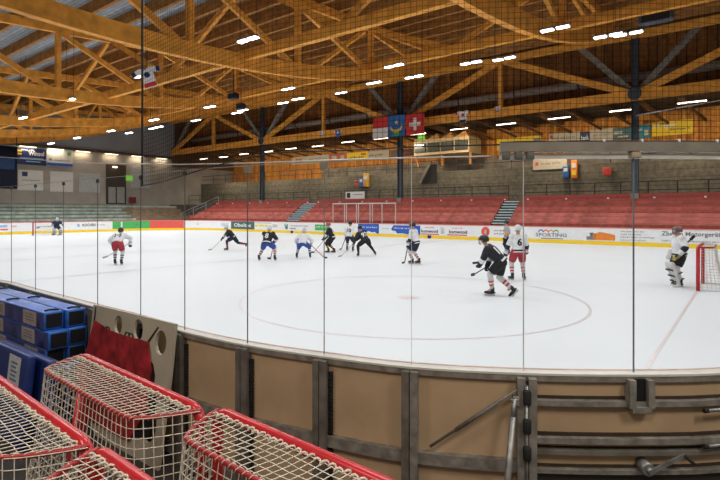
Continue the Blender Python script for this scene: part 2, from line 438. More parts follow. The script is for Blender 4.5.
ads = [
 (None, 16, WHITE, 'white end board with small blue printing, left of the far goal', [('block', 3, .82, 9, .22, LBLUE, 'printing'), ('block', 4, .50, 8, .14, REDAD, 'printing'), ('block', 14, .8, 5, .2, mat('pale pink', (.7, .45, .5)), 'printing')]),
 (16, 74, WHITE, 'plain white end board directly behind the far goal', [('block', 38, .62, 3, .18, GREYTXT, 'printing'), ('text', 45, .72, 14, .26, '~5', GREYTXT)]),
 (74, 112.5, WHITE, 'white corner board with one word in thin black capitals', [('text', 89, .78, 13, .30, 'KOCHEN', BLACK), ('text', 101, .76, 9, .18, '~8', GREYTXT), ('block', 78.5, .76, 2.2, .32, LBLUE, 'logo')]),
 (112.5, 150, GREEN, 'green advertising board behind the skater in red shorts', [('block', 120.3, .75, 4.2, .62, WHITE, 'logo'), ('poly', 119.6, .78, 4.5, .5, [(-.5, .5), (-.1, .5), (.1, -.1), (.3, .3), (.5, .2), (.2, -.5), (-.3, -.1)], BLACK, 'logo'), ('text', 135, .72, 18, .2, '~11', mat('dark green', (.03, .2, .05)))]),
 (150, 184, REDAD, 'red advertising board with small white lettering', [('text', 167, .68, 15, .2, '~9', WHITE)]),
 (184, 210.5, WHITE, 'white advertising board with small red and grey lettering, next to the red board', [('text', 198.5, .76, 8.5, .24, 'BAUWO', mat('dull red', (.45, .15, .16))), ('block', 192.2, .76, 1.5, .24, GREYTXT, 'logo')]),
 (210.5, 231, WHITE, 'white advertising board with pale blue picture, behind the sprinting skater', [('block', 215, .68, 8, .6, LBLUE, 'picture'), ('block', 225, .7, 7, .4, mat('very pale blue', (.5, .62, .75)), 'picture')]),
 (231, 254.5, TEAL, 'dark grey-green advertising board with bold white lettering', [('text', 242.5, .72, 17, .42, 'Oboltec', WHITE)]),
 (254.5, 281, WHITE, 'white advertising board with a yellow stripe', [('block', 263, .70, 16, .24, mat('pale yellow', (.75, .66, .18)), 'stripe'), ('block', 263, 1.0, 16, .05, GREYTXT, 'stripe'), ('block', 275, .72, 5, .3, mat('silver', (.5, .52, .55)), 'picture')]),
 (281, 313, WHITE, 'white advertising board with a dark leaf logo and grey lettering', [('poly', 286, .70, 3.6, .6, [(-.5, .5), (-.2, .4), (0, -.1), (.25, .5), (.5, .3), (.5, -.5), (-.1, -.5)], mat('leaf green', (.05, .2, .16)), 'logo'), ('text', 299.5, .78, 17, .22, '~11', GREYTXT), ('block', 293, .5, 6, .10, GREYTXT, 'printing')]),
 (313, 332, WHITE, 'white advertising board with a green sign in the middle', [('block', 321.5, .68, 13, .58, GREEN, 'panel_print'), ('text', 321.5, .74, 11, .20, '~6', WHITE)]),
 (332, 358, WHITE, 'blank white advertising board behind the group of skaters', []),
 (358, 379, BLUE, 'blue advertising board with a white mountain edge and lettering', [('text', 368, .82, 18, .17, '~10', WHITE), ('poly', 370, .36, 14, .22, [(-.5, -.5), (.5, -.5), (.35, .2), (.15, 0), (-.1, .5), (-.3, .0)], WHITE, 'picture')]),
 (379, 391, WHITE, 'narrow white advertising board between two blue ones', [('text', 385.5, .74, 7, .22, '~4', LBLUE)]),
 (391, 420.5, WHITE, 'white advertising board with a large blue brush stroke', [('poly', 405.5, .66, 29, .78, [(-.5, .1), (-.42, .5), (.5, .5), (.5, -.5), (.1, -.5), (-.1, -.38), (-.3, -.42), (-.34, -.15), (-.48, -.1)], BLUE, 'picture'), ('text', 404, .80, 20, .15, '~14', WHITE)]),
 (420.5, 445, WHITE, 'white advertising board with blue and red lettering, left one of two alike', [('text', 429.5, .62, 16.5, .28, 'komwood', NAVY), ('text', 430, .92, 10, .17, '~7', REDAD), ('block', 430, .36, 18, .09, REDAD, 'stripe'), ('poly', 442, .68, 5, .6, [(-.3, -.5), (.5, -.4), (.4, .4), (-.4, .5), (-.2, .1)], mat('silver', (.5, .52, .55)), 'picture')]),
 (445, 472, WHITE, 'white advertising board with blue and red lettering, right one of two alike', [('text', 458, .62, 18, .28, 'komwood', NAVY), ('text', 458, .92, 11, .17, '~7', REDAD), ('block', 457, .36, 20, .09, REDAD, 'stripe')]),
 (472, 520, WHITE, 'white advertising board with a red round swirl logo', [('poly', 485.5, .70, 8.6, .74, ring, REDAD, 'logo'), ('poly', 486.6, .66, 4, .36, ring, WHITE, 'logo'), ('text', 499.5, .80, 11, .17, '~6', BLACK), ('text', 499.5, .56, 11, .17, '~6', BLACK)]),
 (520, 583, WHITE, 'white advertising board with four coloured arches over grey capitals', [('text', 551, .58, 31, .26, 'SPORTING', GREYTXT), ('block', 552, .33, 22, .06, GREYTXT, 'printing')]+
   [('poly', 541+i*5, .76, 5.5, .42, [(.5*cos(a*pi/8), .5*sin(a*pi/8)) for a in range(9)]+[(.32*cos(a*pi/8), .3*sin(a*pi/8)) for a in range(8, -1, -1)], mc, 'logo') for i, mc in enumerate((BLUE, REDAD, ORANGE, GREEN))]),
 (583, 618, WHITE, 'white advertising board with an orange lorry picture', [('poly', 604, .62, 22, .66, [(-.5, -.45), (.5, -.45), (.5, .1), (.1, .3), (-.2, .4), (-.5, .1)], ORANGE, 'picture'), ('poly', 591, .58, 9, .5, [(-.5, -.5), (.5, -.5), (.5, .3), (.2, .5), (-.3, .4), (-.5, 0)], GREYTXT, 'picture'), ('block', 590, .66, 6, .2, WHITE, 'picture')]),
 (618, 654, WHITE, 'white advertising board with four lines of small grey print', [('text', 632, .95, 23, .15, '~16', GREYTXT), ('text', 631, .76, 20, .12, '~18', GREYTXT), ('text', 637, .58, 34, .14, '~18', GREYTXT), ('text', 633, .38, 26, .10, '~17', GREYTXT)]),
 (654, 775, WHITE, 'white advertising board with very large grey lettering behind the near goalkeeper', [('text', 692, .84, 63, .36, 'Zberen Motorgeräte', GREYTXT), ('text', 690, .42, 58, .14, '~39', GREYTXT)]),
]
for x0, x1, bg, lab, items in ads:
    s0 = 0.0 if x0 is None else s_at(FARP, x0)
    s1 = s_at(FARP, x1)
    tb = board_run(s0, s1, bg, lab, FARP, items)
    for kx in ((279, 430.0) if False else ()): pass
def blue_mark(px):
    s_ = s_at(FARP, px); p = FARP.at(s_); tg = FARP.tan(s_); nn = V3((tg.y, -tg.x, 0))
    return p+nn*.02+UP*.13, tg, nn
for px, host in ((429.5, 'left one of two alike'), (292, 'dark leaf logo')):
    o = [x for x in bpy.data.objects if x.get('label', '').find(host) >= 0 and x.get('category') == 'advertising board'][0]
    c, tg, nn = blue_mark(px); mk = MB(); mk.box(c, tg*.17, nn*.008, UP*.14); mk.build('blue_marker', NAVY, o)
# the near straight boards beyond the frame on the left, seen only through the corner
bt = board_run(0, LEFTC.L, WHITE, 'white end board in the far left corner of the rink', Path(list(LEFTC.p)), ())

# ------------------------------------------------------------------ glass round the left end of the rink
sE = [s_at(FARP, x) for x in (-60, -32, -8, 14, 27, 52, 66, 84, 101, 118, 133)]
for i, (a, b) in enumerate(zip(sE, sE[1:])):
    A, B = FARP.at(a), FARP.at(b); tg = (B-A).normalized(); nn = V3((tg.y, -tg.x, 0))
    t = thing('glass_screen', 'tall safety glass pane standing on the left end boards behind the far goal', 'glass screen', ((A+B)/2), 0, 'safety glass along the left end of the rink')
    mk = MB(); mk.box((A+B)/2+UP*(BH+.95), (B-A)/2*.985, nn*.006, UP*.95); mk.build('pane', GLASS2, t)
    mk = MB(); mk.bar(A+UP*BH, A+UP*(BH+1.95), .05, .05); mk.build('post', ALU, t)

# ------------------------------------------------------------------ stands on the far side and at the left end
rows = 5
ROWC = [mat('pale red seating', (.56, .165, .13), .6, var=.2, scale=1.5)]*2+[REDSEAT]+[mat('deep red seating', (.37, .075, .052), .55, var=.2, scale=1.5)]*2  # lower two rows paler red, upper two deeper red
def tread(i): return 38.35+.66*i, 1.02+.44*i
S1 = u_at(186, 38.2)
st1a, st1b = u_at(283.5, 38.2), u_at(291, 38.2)
st2a, st2b = u_at(489.5, 38.2), u_at(506, 38.2)
m = MB()
for i in range(rows):
    v, z = tread(i)
    m.box(UV((S1+8)/2, v+.33+(rows-i)*0, (z-.22)/2), UD*(8-S1)/2, VD*.33, UP*(z+.22)/2)
m.box(UV((-72+10)/2, 44.4, 1.49), UD*41, VD*2.75, UP*1.71)
struct(m.build('floor_terrace', CONC_D))
m = MB(); m.quad(UV(-72, 37.3, .4), UV(10, 37.3, .4), UV(10, 41.7, .4), UV(-72, 41.7, .4)); struct(m.build('floor_walkway', CONC_D))
names = ['lowest', 'second lowest', 'middle', 'second highest', 'highest']
secs = [(S1, st1a, 'left of the left stairway', 1.0), (st1b+.92, st2a-.03, 'between the two stairways', 0), (st2b+.03, 7.5, 'right of the right stairway', 0)]
for (a, b, where, slant) in secs:
    for i in range(rows):
        v, z = tread(i)
        a2 = a+(i*.62 if slant else .12*0)
        t = thing('bench', '%s row of red seating on the far stand %s' % (names[i], where), 'bench', UV((a2+b)/2, v, z), 0, 'red seating rows on the far stand')
        mk = MB(); mk.box(UV((a2+b)/2, v+.30, z+.40), UD*(b-a2)/2, VD*.19, UP*.03); mk.build('seat', ROWC[i], t)
        mk = MB(); mk.box(UV((a2+b)/2, v+.13, z+.19), UD*(b-a2)/2, VD*.02, UP*.18); mk.build('riser_board', ROWC[i] if i % 2 else REDSEAT_D, t)
        if i < 4: mk = MB(); mk.box(UV((a2+b)/2, v+.50, z+.57), UD*(b-a2)/2, VD*.02, UP*.13); mk.build('backrest', ROWC[i], t)
        mk = MB()
        nseat = max(1, int((b-a2)/2.4))
        for q in range(nseat+1):
            u = a2+.03+(b-a2-.06)*q/nseat
            mk.bar(UV(u, v+.3, z), UV(u, v+.3, z+.38), .05, .3)
        mk.build('bracket', STEEL_D, t)
# the red parapet above the top row, with small white fixings
for (a, b, w) in ((u_at(215, VC-.2), u_at(309, VC-.2), 'left'), (u_at(316, VC-.2), u_at(508, VC-.2), 'middle'), (u_at(524, VC-.2), 7, 'right')):
    t = thing('parapet_board', 'red board along the top of the far seating, %s length' % w, 'parapet', UV((a+b)/2, VC-.1, 3.2), 0, 'red boards above the seating')
    mk = MB(); mk.box(UV((a+b)/2, VC-.06, 3.35), UD*(b-a)/2, VD*.04, UP*.22); mk.build('board', mat('parapet red', (.33, .05, .035), .55), t)
    mk = MB(); n = int((b-a)/3)
    for q in range(n+1):
        mk.box(UV(a+.3+(b-a-.6)*q/max(1, n), VC-.13, 3.27), UD*.07, VD*.03, UP*.05)
    mk.build('fixing', WHITE, t)
# stairways
STEP = mat('blue grey step', (.46, .57, .58), .8, var=.10)
for (a, b, w) in ((st1a, st1b+.9, 'left'), (st2a, st2b, 'right')):
    t = thing('stairway', 'blue grey concrete stairway climbing the far stand, the %s one of two' % ('narrower' if w == 'left' else 'wider'), 'stairs', UV((a+b)/2, 38.2, .4))
    for i in range(10):
        mk = MB(); v = 38.2+.33*i; z = 1.1+.22*i
        mk.box(UV((a+b)/2, v+.17, z), UD*(b-a)/2*.96, VD*.17, UP*.045); mk.build('tread', STEP, t)
        mk = MB(); mk.box(UV((a+b)/2, v+.30, z-.09), UD*(b-a)/2*.96, VD*.02, UP*.11); mk.build('riser', CONC_D, t)
# sloping side ramp left of the seating
t = thing('stair_railing', 'sloping steel handrail at the left edge of the red seating', 'railing', UV(S1-.6, 38.3, 1))
mk = MB(); mk.tube([UV(S1-1.2, 38.2, 2.0), UV(S1+2.2, 41.6, 4.2)], .05, 6); mk.tube([UV(S1-1.2, 38.2, 1.6), UV(S1+2.2, 41.6, 3.8)], .03, 6); mk.build('handrail', STEEL, t)
for k_ in range(4):
    f_ = k_/3; mk = MB(); p = UV(S1-1.2+3.4*f_, 38.2+3.4*f_, .9+2.2*f_); mk.bar(p, p+UP*1.1, .06, .06); mk.build('post', STEEL, t)

# concourse walls behind the seats
boardform = boards_mat('board marked concrete', (.155, .135, .10), (.105, .092, .07), (0, 0, 1), .62, .9, .72, .86)
m = MB(); m.box(UV((-70+12)/2, 47.1, 4.8), UD*41, VD*.15, UP*1.6); struct(m.build('wall_lower_concourse', boardform))
m = MB(); m.box(UV((-70+12)/2, 50.1, 6.3), UD*41, VD*3.1, UP*.1); struct(m.build('floor_upper_concourse', CONC))
m = MB(); m.box(UV((-70+12)/2, 53.1, 7.2), UD*41, VD*.15, UP*.9); struct(m.build('wall_upper_concourse', CONC))
woodwall = boards_mat('orange timber wall', (.62, .255, .045), (.48, .18, .028), tuple(UD), .3, .65)
m = MB(); m.box(UV((-70+12)/2, 53.15, 9.6), UD*41, VD*.12, UP*1.7); struct(m.build('wall_upper', woodwall))
m = MB(); m.box(UV((-66.8+u_at(322, 52.9))/2, 52.95, 7.3), UD*(u_at(322, 52.9)+66.8)/2, VD*.05, UP*.75); struct(m.build('wall_upper_left', woodwall))
# railings: one above the seats, one along the upper concourse
def railing(v, z, u0, u1, hgt, n, label, nbars=2):
    t = thing('railing', label, 'railing', UV((u0+u1)/2, v, z))
    for q in range(nbars):
        mk = MB(); mk.tube([UV(u0, v, z+hgt*(1-.5*q)), UV(u1, v, z+hgt*(1-.5*q))], .035, 6); mk.build('rail', STEEL_D, t)
    for q in range(n+1):
        u = u0+(u1-u0)*q/n; mk = MB(); mk.bar(UV(u, v, z), UV(u, v, z+hgt), .06, .06); mk.build('post', STEEL_D, t)
railing(VC+.15, 3.2, u_at(188, VC), u_at(309, VC), 1.25, 9, 'dark steel railing above the seats left of the left stairway')
railing(VC+.15, 3.2, u_at(317, VC), u_at(508, VC), 1.25, 13, 'dark steel railing above the seats between the stairways')
railing(VC+.15, 3.2, u_at(524, VC), 5, 1.25, 11, 'dark steel railing above the seats right of the right stairway')
railing(47.15, 6.4, u_at(190, 47), 5, 1.2, 26, 'long dark railing on top of the board marked concrete wall')
# dark stair opening in the concourse wall
t = thing('stair_flight', 'dark enclosed stair recess in the concrete wall under the commentary box', 'stairs', on_v(429, 183, 46.9))
mk = MB(); a, b = on_v(420, 183, 46.9), on_v(437, 166, 46.9)
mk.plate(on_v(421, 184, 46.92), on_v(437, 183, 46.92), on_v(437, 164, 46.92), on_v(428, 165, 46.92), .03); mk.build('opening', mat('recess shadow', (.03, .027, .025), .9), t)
mk = MB(); mk.bar(on_v(420, 183, 46.7), on_v(430, 163, 46.7), .12, .25); mk.build('stringer', CONC, t)

# ------------------------------------------------------------------ left end: concrete steps and the end wall
STEPG = mat('grey green concrete step', (.50, .53, .47), .85, var=.2, scale=1.2)
STEPB = mat('brown timber step', (.36, .22, .11), .8, var=.25)
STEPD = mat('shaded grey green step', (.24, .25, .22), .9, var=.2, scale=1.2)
for i in range(6):
    u = -59.4-1.15*i; z = 1.0+.40*i
    m = MB(); m.box(UV(u-.6, 8, (z-.22)/2), UD*.6, VD*25, UP*(z+.22)/2)
    struct(m.build('floor_end_step', STEPG))
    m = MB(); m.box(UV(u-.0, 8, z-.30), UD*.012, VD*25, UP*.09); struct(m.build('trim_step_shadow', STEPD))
    m = MB(); m.box(UV(u-.6, 37.3, (z-.22)/2), UD*.6, VD*4.28, UP*(z+.22)/2)
    struct(m.build('floor_end_step', STEPB if i < 5 else STEPG))
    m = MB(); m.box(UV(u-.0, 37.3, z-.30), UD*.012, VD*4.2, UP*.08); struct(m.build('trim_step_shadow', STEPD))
UW = -67.0
endwall = mat('end wall plaster', (.36, .325, .28), .85, var=.1, scale=.5)
endup = mat('upper end wall panel', (.30, .31, .315), .7, var=.05, scale=.4)
m = MB(); m.box(UV(UW-.2, 18, 4.9), UD*.2, VD*37, UP*5.1); struct(m.build('wall_left', endwall))
m = MB(); m.box(UV(UW-.1, 49, 13.0), UD*.2, VD*7.0, UP*4.2); struct(m.build('wall_left_timber', mat('end wall brown boards', (.16, .08, .035), .8)))
m = MB(); m.box(UV(UW-.0, 14, 14.0), UD*.28, VD*28.2, UP*4.0); struct(m.build('wall_left_upper', endup))
m = MB(); m.box(UV(UW+.25, 14, 10.0), UD*.35, VD*28.2, UP*.12); struct(m.build('trim_1', CONC_D))
# wall-wash lights under that ledge
WARM = emis('warm lamp', (1., .80, .52), 5)
for i, px in enumerate((27, 55, 82, 110.5, 136.5, 160.5)):
    c = on_u(px, 150, UW+.1); v = c.dot(VD)
    t = thing('wall_light', 'warm strip light under the ledge of the end wall', 'wall light', UV(UW+.4, v, 9.8), 0, 'strip lights along the end wall')
    mk = MB(); mk.box(UV(UW+.42, v, 9.84), UD*.10, VD*.9, UP*.04); mk.build('housing', STEEL, t)
    mk = MB(); mk.box(UV(UW+.42, v, 9.78), UD*.07, VD*.85, UP*.025); mk.build('tube', WARM, t)
    ld = bpy.data.lights.new('wall_lamp', 'AREA'); ld.shape = 'RECTANGLE'; ld.size = 1.6; ld.size_y = .1; ld.energy = 30; ld.color = (1, .82, .58)
    lo = bpy.data.objects.new('wall_lamp', ld); COL.objects.link(lo)
    lo.location = UV(UW+.46, v, 9.72)
    d = (UD*-.25-UP).normalized(); lo.rotation_euler = d.to_track_quat('-Z', 'Y').to_euler()
# panels, signs, door on the end wall
def wall_panel(name, x0, y0, x1, y1, mt, label, cat, items=(), off=.06):
    a = on_u(x0, y1, UW+off); b = on_u(x1, y1, UW+off); z0 = a.z; z1 = on_u(x0, y0, UW+off).z
    va, vb = a.dot(VD), b.dot(VD)
    C = UV(UW+off, (va+vb)/2, (z0+z1)/2)
    t = thing(name, label, cat, (C.x, C.y, z0))
    mk = MB(); mk.box(C, VD*(vb-va)/2, UD*.04, UP*(z1-z0)/2); mk.build('panel', mt, t)
    W_, H_ = vb-va, z1-z0
    for it in items:
        if it[0] == 'text':
            _, cx, cy, w, h, words, mm = it; mk = MB(); text_into(mk, words, C+UD*.055+VD*(cx*W_)+UP*(cy*H_), VD, UP, w=w*W_, h=h*H_, bold=.02); mk.build('lettering', mm, t)
        else:
            _, cx, cy, w, h, mm = it; mk = MB(); mk.box(C+UD*.05+VD*(cx*W_)+UP*(cy*H_), VD*w*W_/2, UD*.006, UP*h*H_/2); mk.build('print', mm, t)
    return t
wall_panel('banner', 17, 147, 46, 164, NAVY, 'dark blue advertising banner with white lettering high on the end wall', 'banner',
           [('text', .15, .2, .55, .28, 'Winsol', WHITE), ('text', -.12, .38, .45, .14, '~7', WHITE), ('block', -.42, .3, .14, .1, YELAD), ('block', -.42, .12, .14, .1, YELAD), ('block', 0, -.1, .8, .04, LBLUE), ('block', .05, -.3, .5, .06, LBLUE)])
wall_panel('banner', 46.5, 148, 72.5, 165, OFFW, 'white banner with a green square and blue foot stripe on the end wall', 'banner',
           [('block', .36, .25, .14, .2, GREEN), ('block', 0, -.42, 1, .16, BLUE), ('text', .1, -.16, .6, .1, '~14', GREYTXT), ('block', -.36, -.16, .12, .12, GREYTXT)])
wall_panel('wall_panel_sheet', 18, 169.5, 43, 190, OFFW, 'white sheet with a small navy square logo below the dark blue banner', 'panel', [('block', -.24, .3, .22, .22, NAVY), ('block', 0, .0, .7, .03, GREYTXT)])
wall_panel('wall_panel_sheet', 50, 171, 73, 191.5, OFFW, 'blank white sheet below the banner with the green square', 'panel')
wall_panel('wall_panel_sheet', 79, 172.5, 100, 192, mat('pale grey sheet', (.42, .43, .43)), 'blank pale grey sheet left of the end wall doors', 'panel')
wall_panel('wall_panel_sheet', 131, 166, 150, 187.5, mat('pale grey sheet', (.42, .43, .43)), 'blank pale grey sheet right of the green exit sign', 'panel')
wall_panel('exit_sign', 126, 175, 132.5, 180.5, emis('green sign glow', (.25, .75, .05), .6), 'small green lit exit sign on the end wall', 'exit sign', [('block', 0, 0, .8, .14, WHITE)], off=.2)
wall_panel('speaker_box', 129, 197, 136, 203, mat('dull dark red', (.16, .02, .02)), 'dark red box standing low at the end wall beside the doors', 'box', off=.5)
t = wall_panel('entrance_recess', 106, 164, 126, 204, mat('entrance shadow', (.06, .045, .035), .9), 'dark entrance with two pale doors in the end wall', 'entrance', [], off=.04)
for (x0, x1, nm) in ((108.5, 115.5, 'door_leaf'), (117, 124.5, 'door_leaf')):
    a, b = on_u(x0, 203, UW+.12), on_u(x1, 203, UW+.12); z1 = on_u(x0, 187, UW+.12).z
    mk = MB(); mk.box((a+b)/2+UP*(z1-a.z)/2, VD*(b-a).length/2, UD*.03, UP*(z1-a.z)/2); d = mk.build(nm, mat('pale door', (.30, .30, .28)), t)
    mk = MB(); mk.box((a+b)/2+UP*(z1-a.z)*.45+VD*(b-a).length*.38+UD*.06, VD*.05, UD*.04, UP*.12); mk.build('door_handle', STEEL, d)
a = on_u(115, 167, UW+.3); mk = MB(); mk.box(a, VD*.25, UD*.1, UP*.08); mk.build('lamp', WARM, t)
# dark scoreboard hanging at the far left
t = thing('scoreboard', 'large dark navy scoreboard hanging at the far left above the end boards', 'scoreboard', on_u(-8, 187, -61))
a, b = on_u(-45, 187, -61), on_u(16.5, 187, -61); z0, z1 = a.z, on_u(16.5, 147, -61).z
C = (a+b)/2; C.z = (z0+z1)/2
mk = MB(); mk.box(C, VD*(b-a).length/2, UD*.2, UP*(z1-z0)/2); mk.build('cabinet', mat('scoreboard black blue', (.004, .005, .012), .6, spec=.1), t)
mk = MB(); q = on_u(1, 163, -60.75); mk.box(q, VD*1.2, UD*.03, UP*.6); mk.build('display_panel', mat('display blue', (.012, .03, .07), .5, spec=.1), t)
mk = MB(); mk.bar(V3((b.x, b.y, z1)), V3((b.x, b.y, 13)), .06, .06); mk.build('hanger', STEEL_D, t)
mk = MB(); mk.bar(C+UP*(z1-z0)/2-VD*2, V3((C.x, C.y, 13))-VD*2, .06, .06); mk.build('hanger', STEEL_D, t)
# ------------------------------------------------------------------ roof
def zbot(v): return 9.0+.0068*(v-10)**2
def ztop(v): return 13.1+.07*max(0, v-10)
VA, VE, V0 = 13.3, 26.9, -14.0
TU = [-7.6, -19.8, -33.5, -47.0, -57.0, -65.6]
TLAB = ['nearest bowed timber roof truss, over the goalkeeper in the white jersey', 'second bowed timber roof truss counted from the camera', 'third bowed timber roof truss counted from the camera',
        'fourth bowed timber roof truss counted from the camera', 'fifth bowed timber roof truss counted from the camera', 'last bowed timber roof truss, next to the grey end wall']
def skew(i, v):   # the nearest truss runs slightly askew to the others
    return TU[i]
for i, u in enumerate(TU):
    t = thing('roof_truss', TLAB[i], 'roof truss', UV(u, VC, 0), 0, 'bowed timber trusses across the rink')
    vs = [V0+(VC-.2-V0)*k/28 for k in range(29)]
    d = .74 if i else .8
    mk = MB(); mk.loft([[UV(skew(i, v)-.16, v, zbot(v)), UV(skew(i, v)+.16, v, zbot(v)), UV(skew(i, v)+.16, v, zbot(v)+d), UV(skew(i, v)-.16, v, zbot(v)+d)] for v in vs], sm=False)
    mk.build('bottom_chord', WOOD, t)
    mk = MB()
    for a, b in zip((V0, 10), (10, VC-.2)):
        mk.bar(UV(skew(i, a), a, ztop(a)+.1), UV(skew(i, b), b, ztop(b)+.1), .26, .5)
    mk.build('top_chord', WOOD, t)
    pv = [-7.0, -.3, 6.5, 13.3, 20.1, 26.9, 33.8]
    for k, v in enumerate(pv):
        if zbot(v)+d < ztop(v)-.2:
            mk = MB(); mk.bar(UV(skew(i, v), v, zbot(v)+d*.3), UV(skew(i, v), v, ztop(v)), .3, .26, up=VD); mk.build('post', WOOD, t)
        if k+1 < len(pv):
            v2 = pv[k+1]
            if v2 <= 8: A, B = UV(skew(i, v), v, zbot(v)+d*.6), UV(skew(i, v2), v2, ztop(v2)-.1)
            else: A, B = UV(skew(i, v)+.02, v+.2, ztop(v)-.15), UV(skew(i, v2)+.02, v2-.2, zbot(v2)+d*.6)
            mk = MB(); mk.bar(A, B, .2, .3); mk.build('diagonal', WOOD, t)
# longitudinal beams through the trusses
def long_truss(v, z0, label, dep=.48):
    t = thing('roof_beam', label, 'roof beam', UV(-30, v, z0), 0, 'timber beams along the rink')
    mk = MB(); mk.bar(UV(-66, v, z0+dep/2), UV(8, v, z0+dep/2), .3, dep); mk.build('bottom_chord', WOOD, t)
    us = [7]+TU
    for a, b in zip(us, us[1:]):
        c = (a+b)/2
        mk = MB(); mk.bar(UV(a-.3, v+.05, ztop(v)-.1), UV(c, v+.05, z0+dep*.7), .2, .28); mk.build('diagonal', WOOD, t)
        mk = MB(); mk.bar(UV(b+.3, v+.05, ztop(v)-.1), UV(c, v+.05, z0+dep*.7), .2, .28); mk.build('diagonal', WOOD, t)
long_truss(16.4, 9.72, 'straight timber beam with slanting braces running along the rink, nearer one')
long_truss(26.6, 11.4, 'straight timber beam with slanting braces running along the rink, farther one')
# deck and purlins
DECK = boards_mat('corrugated metal roof deck', (.42, .45, .48), (.30, .33, .36), tuple(VD), .28, .5)
m = MB()
for a, b in ((-22, 10), (10, 18.2)):
    m.quad(UV(-72, a, ztop(a)+.95), UV(-72, b, ztop(b)+.95), UV(14, b, ztop(b)+.95), UV(14, a, ztop(a)+.95))
struct(m.build('ceiling', DECK))
m = MB(); a, b = 18.2, 45
m.quad(UV(-72, a, ztop(a)+.95), UV(-72, b, ztop(b)+.95), UV(14, b, ztop(b)+.95), UV(14, a, ztop(a)+.95))
struct(m.build('ceiling_far_side', boards_mat('timber roof deck', (.24, .11, .03), (.15, .065, .02), tuple(VD), .3)))
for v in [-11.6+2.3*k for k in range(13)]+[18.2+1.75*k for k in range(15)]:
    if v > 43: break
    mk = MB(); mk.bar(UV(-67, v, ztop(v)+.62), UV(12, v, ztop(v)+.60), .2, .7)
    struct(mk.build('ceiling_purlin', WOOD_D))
COLST = mat('slate painted steel', (.060, .072, .088), .5, .1, var=.1)
# far column line: longitudinal truss with steel columns
ZB, ZT = 10.75, 15.2
colu = [u_at(635, VC), u_at(400, VC), u_at(262, VC), -66.4]
step = (colu[0]-colu[2])/2
allu = [colu[0]+step]+colu
t = thing('side_truss', 'long timber truss on the far column line above the stands', 'roof truss', UV(-30, VC, 3.2))
mk = MB(); mk.bar(UV(-66.6, VC, ZB), UV(12, VC, ZB), .3, .75); mk.build('bottom_chord', WOOD, t)
mk = MB(); mk.bar(UV(-66.6, VC+.02, ZT), UV(12, VC+.02, ZT), .3, .55); mk.build('top_chord', WOOD, t)
for a, b in zip(allu, allu[1:]):
    c = (a+b)/2
    for e in (a, b):
        mk = MB(); mk.bar(UV(e+(.35 if c > e else -.35), VC+.03, ZB+.2), UV(c+(.15 if e > c else -.15), VC+.03, ZT-.1), .24, .5); mk.build('diagonal', WOOD, t)
        s_ = 1 if c > e else -1
        mk = MB(); mk.bar(UV(e+s_*.3, VC+.3, ZB+.4), UV(e+s_*4.0, VC+.3, ZT), .3, .42); mk.build('strut', WOODGREY, t)
    mk = MB(); mk.bar(UV(c, VC+.03, ZB), UV(c, VC+.03, ZT), .36, .3, up=UD); mk.build('post', WOOD, t)
for q, (u, nm) in enumerate(zip(colu[:3], ('steel column right of the right stairway, thickest in view', 'dark steel column behind the three flags', 'dark steel column above the seats left of the left stairway'))):
    t = thing('steel_column', nm, 'column', UV(u, VC+.05, 3.2))
    mk = MB(); c = UV(u, VC+.05, 0)
    for s_ in (-1, 1): mk.bar(c+UD*s_*.2+UP*3.0, c+UD*s_*.2+UP*ZT, .42, .05, up=UD)
    mk.bar(c+UP*3.0, c+UP*ZT, .4, .06, up=VD); mk.build('shaft', COLST, t)
    mk = MB(); mk.box(c+UP*3.3-VD*.05, UD*.26, VD*.26, UP*.3); mk.build('footing', CONC, t)
    mk = MB(); mk.tube([c+UP*(ZB+.1)-VD*.28, c+UP*(ZB+.1)+VD*.28], .46, 14, sm=False); mk.build('node_plate', COLST, t)
# clerestory boards, duct, lower ceiling over the stands
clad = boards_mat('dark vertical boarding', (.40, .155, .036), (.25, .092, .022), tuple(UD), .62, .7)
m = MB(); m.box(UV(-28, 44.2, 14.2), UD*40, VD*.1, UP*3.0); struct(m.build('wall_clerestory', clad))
t = thing('air_duct', 'long grey round duct running behind the far timber truss', 'duct', UV(-28, 43.2, 12.4))
mk = MB(); mk.tube([UV(-66, 43.3, 12.5), UV(8, 43.3, 12.5)], .34, 12); mk.build('pipe', mat('dull duct metal', (.34, .285, .23), .6, .1), t)
for k in range(14):
    mk = MB(); u = -64+5.3*k; mk.tube([UV(u, 43.3, 12.5), UV(u+.12, 43.3, 12.5)], .37, 12); mk.build('flange', STEEL_D, t)
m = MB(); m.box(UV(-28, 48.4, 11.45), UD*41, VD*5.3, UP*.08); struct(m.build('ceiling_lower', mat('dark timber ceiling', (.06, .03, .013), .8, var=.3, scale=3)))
for k in range(27):
    u = -65+2.75*k
    mk = MB(); mk.bar(UV(u, 42.2, 11.1), UV(u+.6, 53, 11.15), .16, .42); mk.bar(UV(u+.3, 47.5, 10.95), UV(u+1.5, 52.3, 10.1), .14, .2)
    struct(mk.build('ceiling_joist', mat('dark joist timber', (.15, .07, .022), .8, var=.2)))
STRIP = emis('strip lamp', (1., .86, .66), 7)
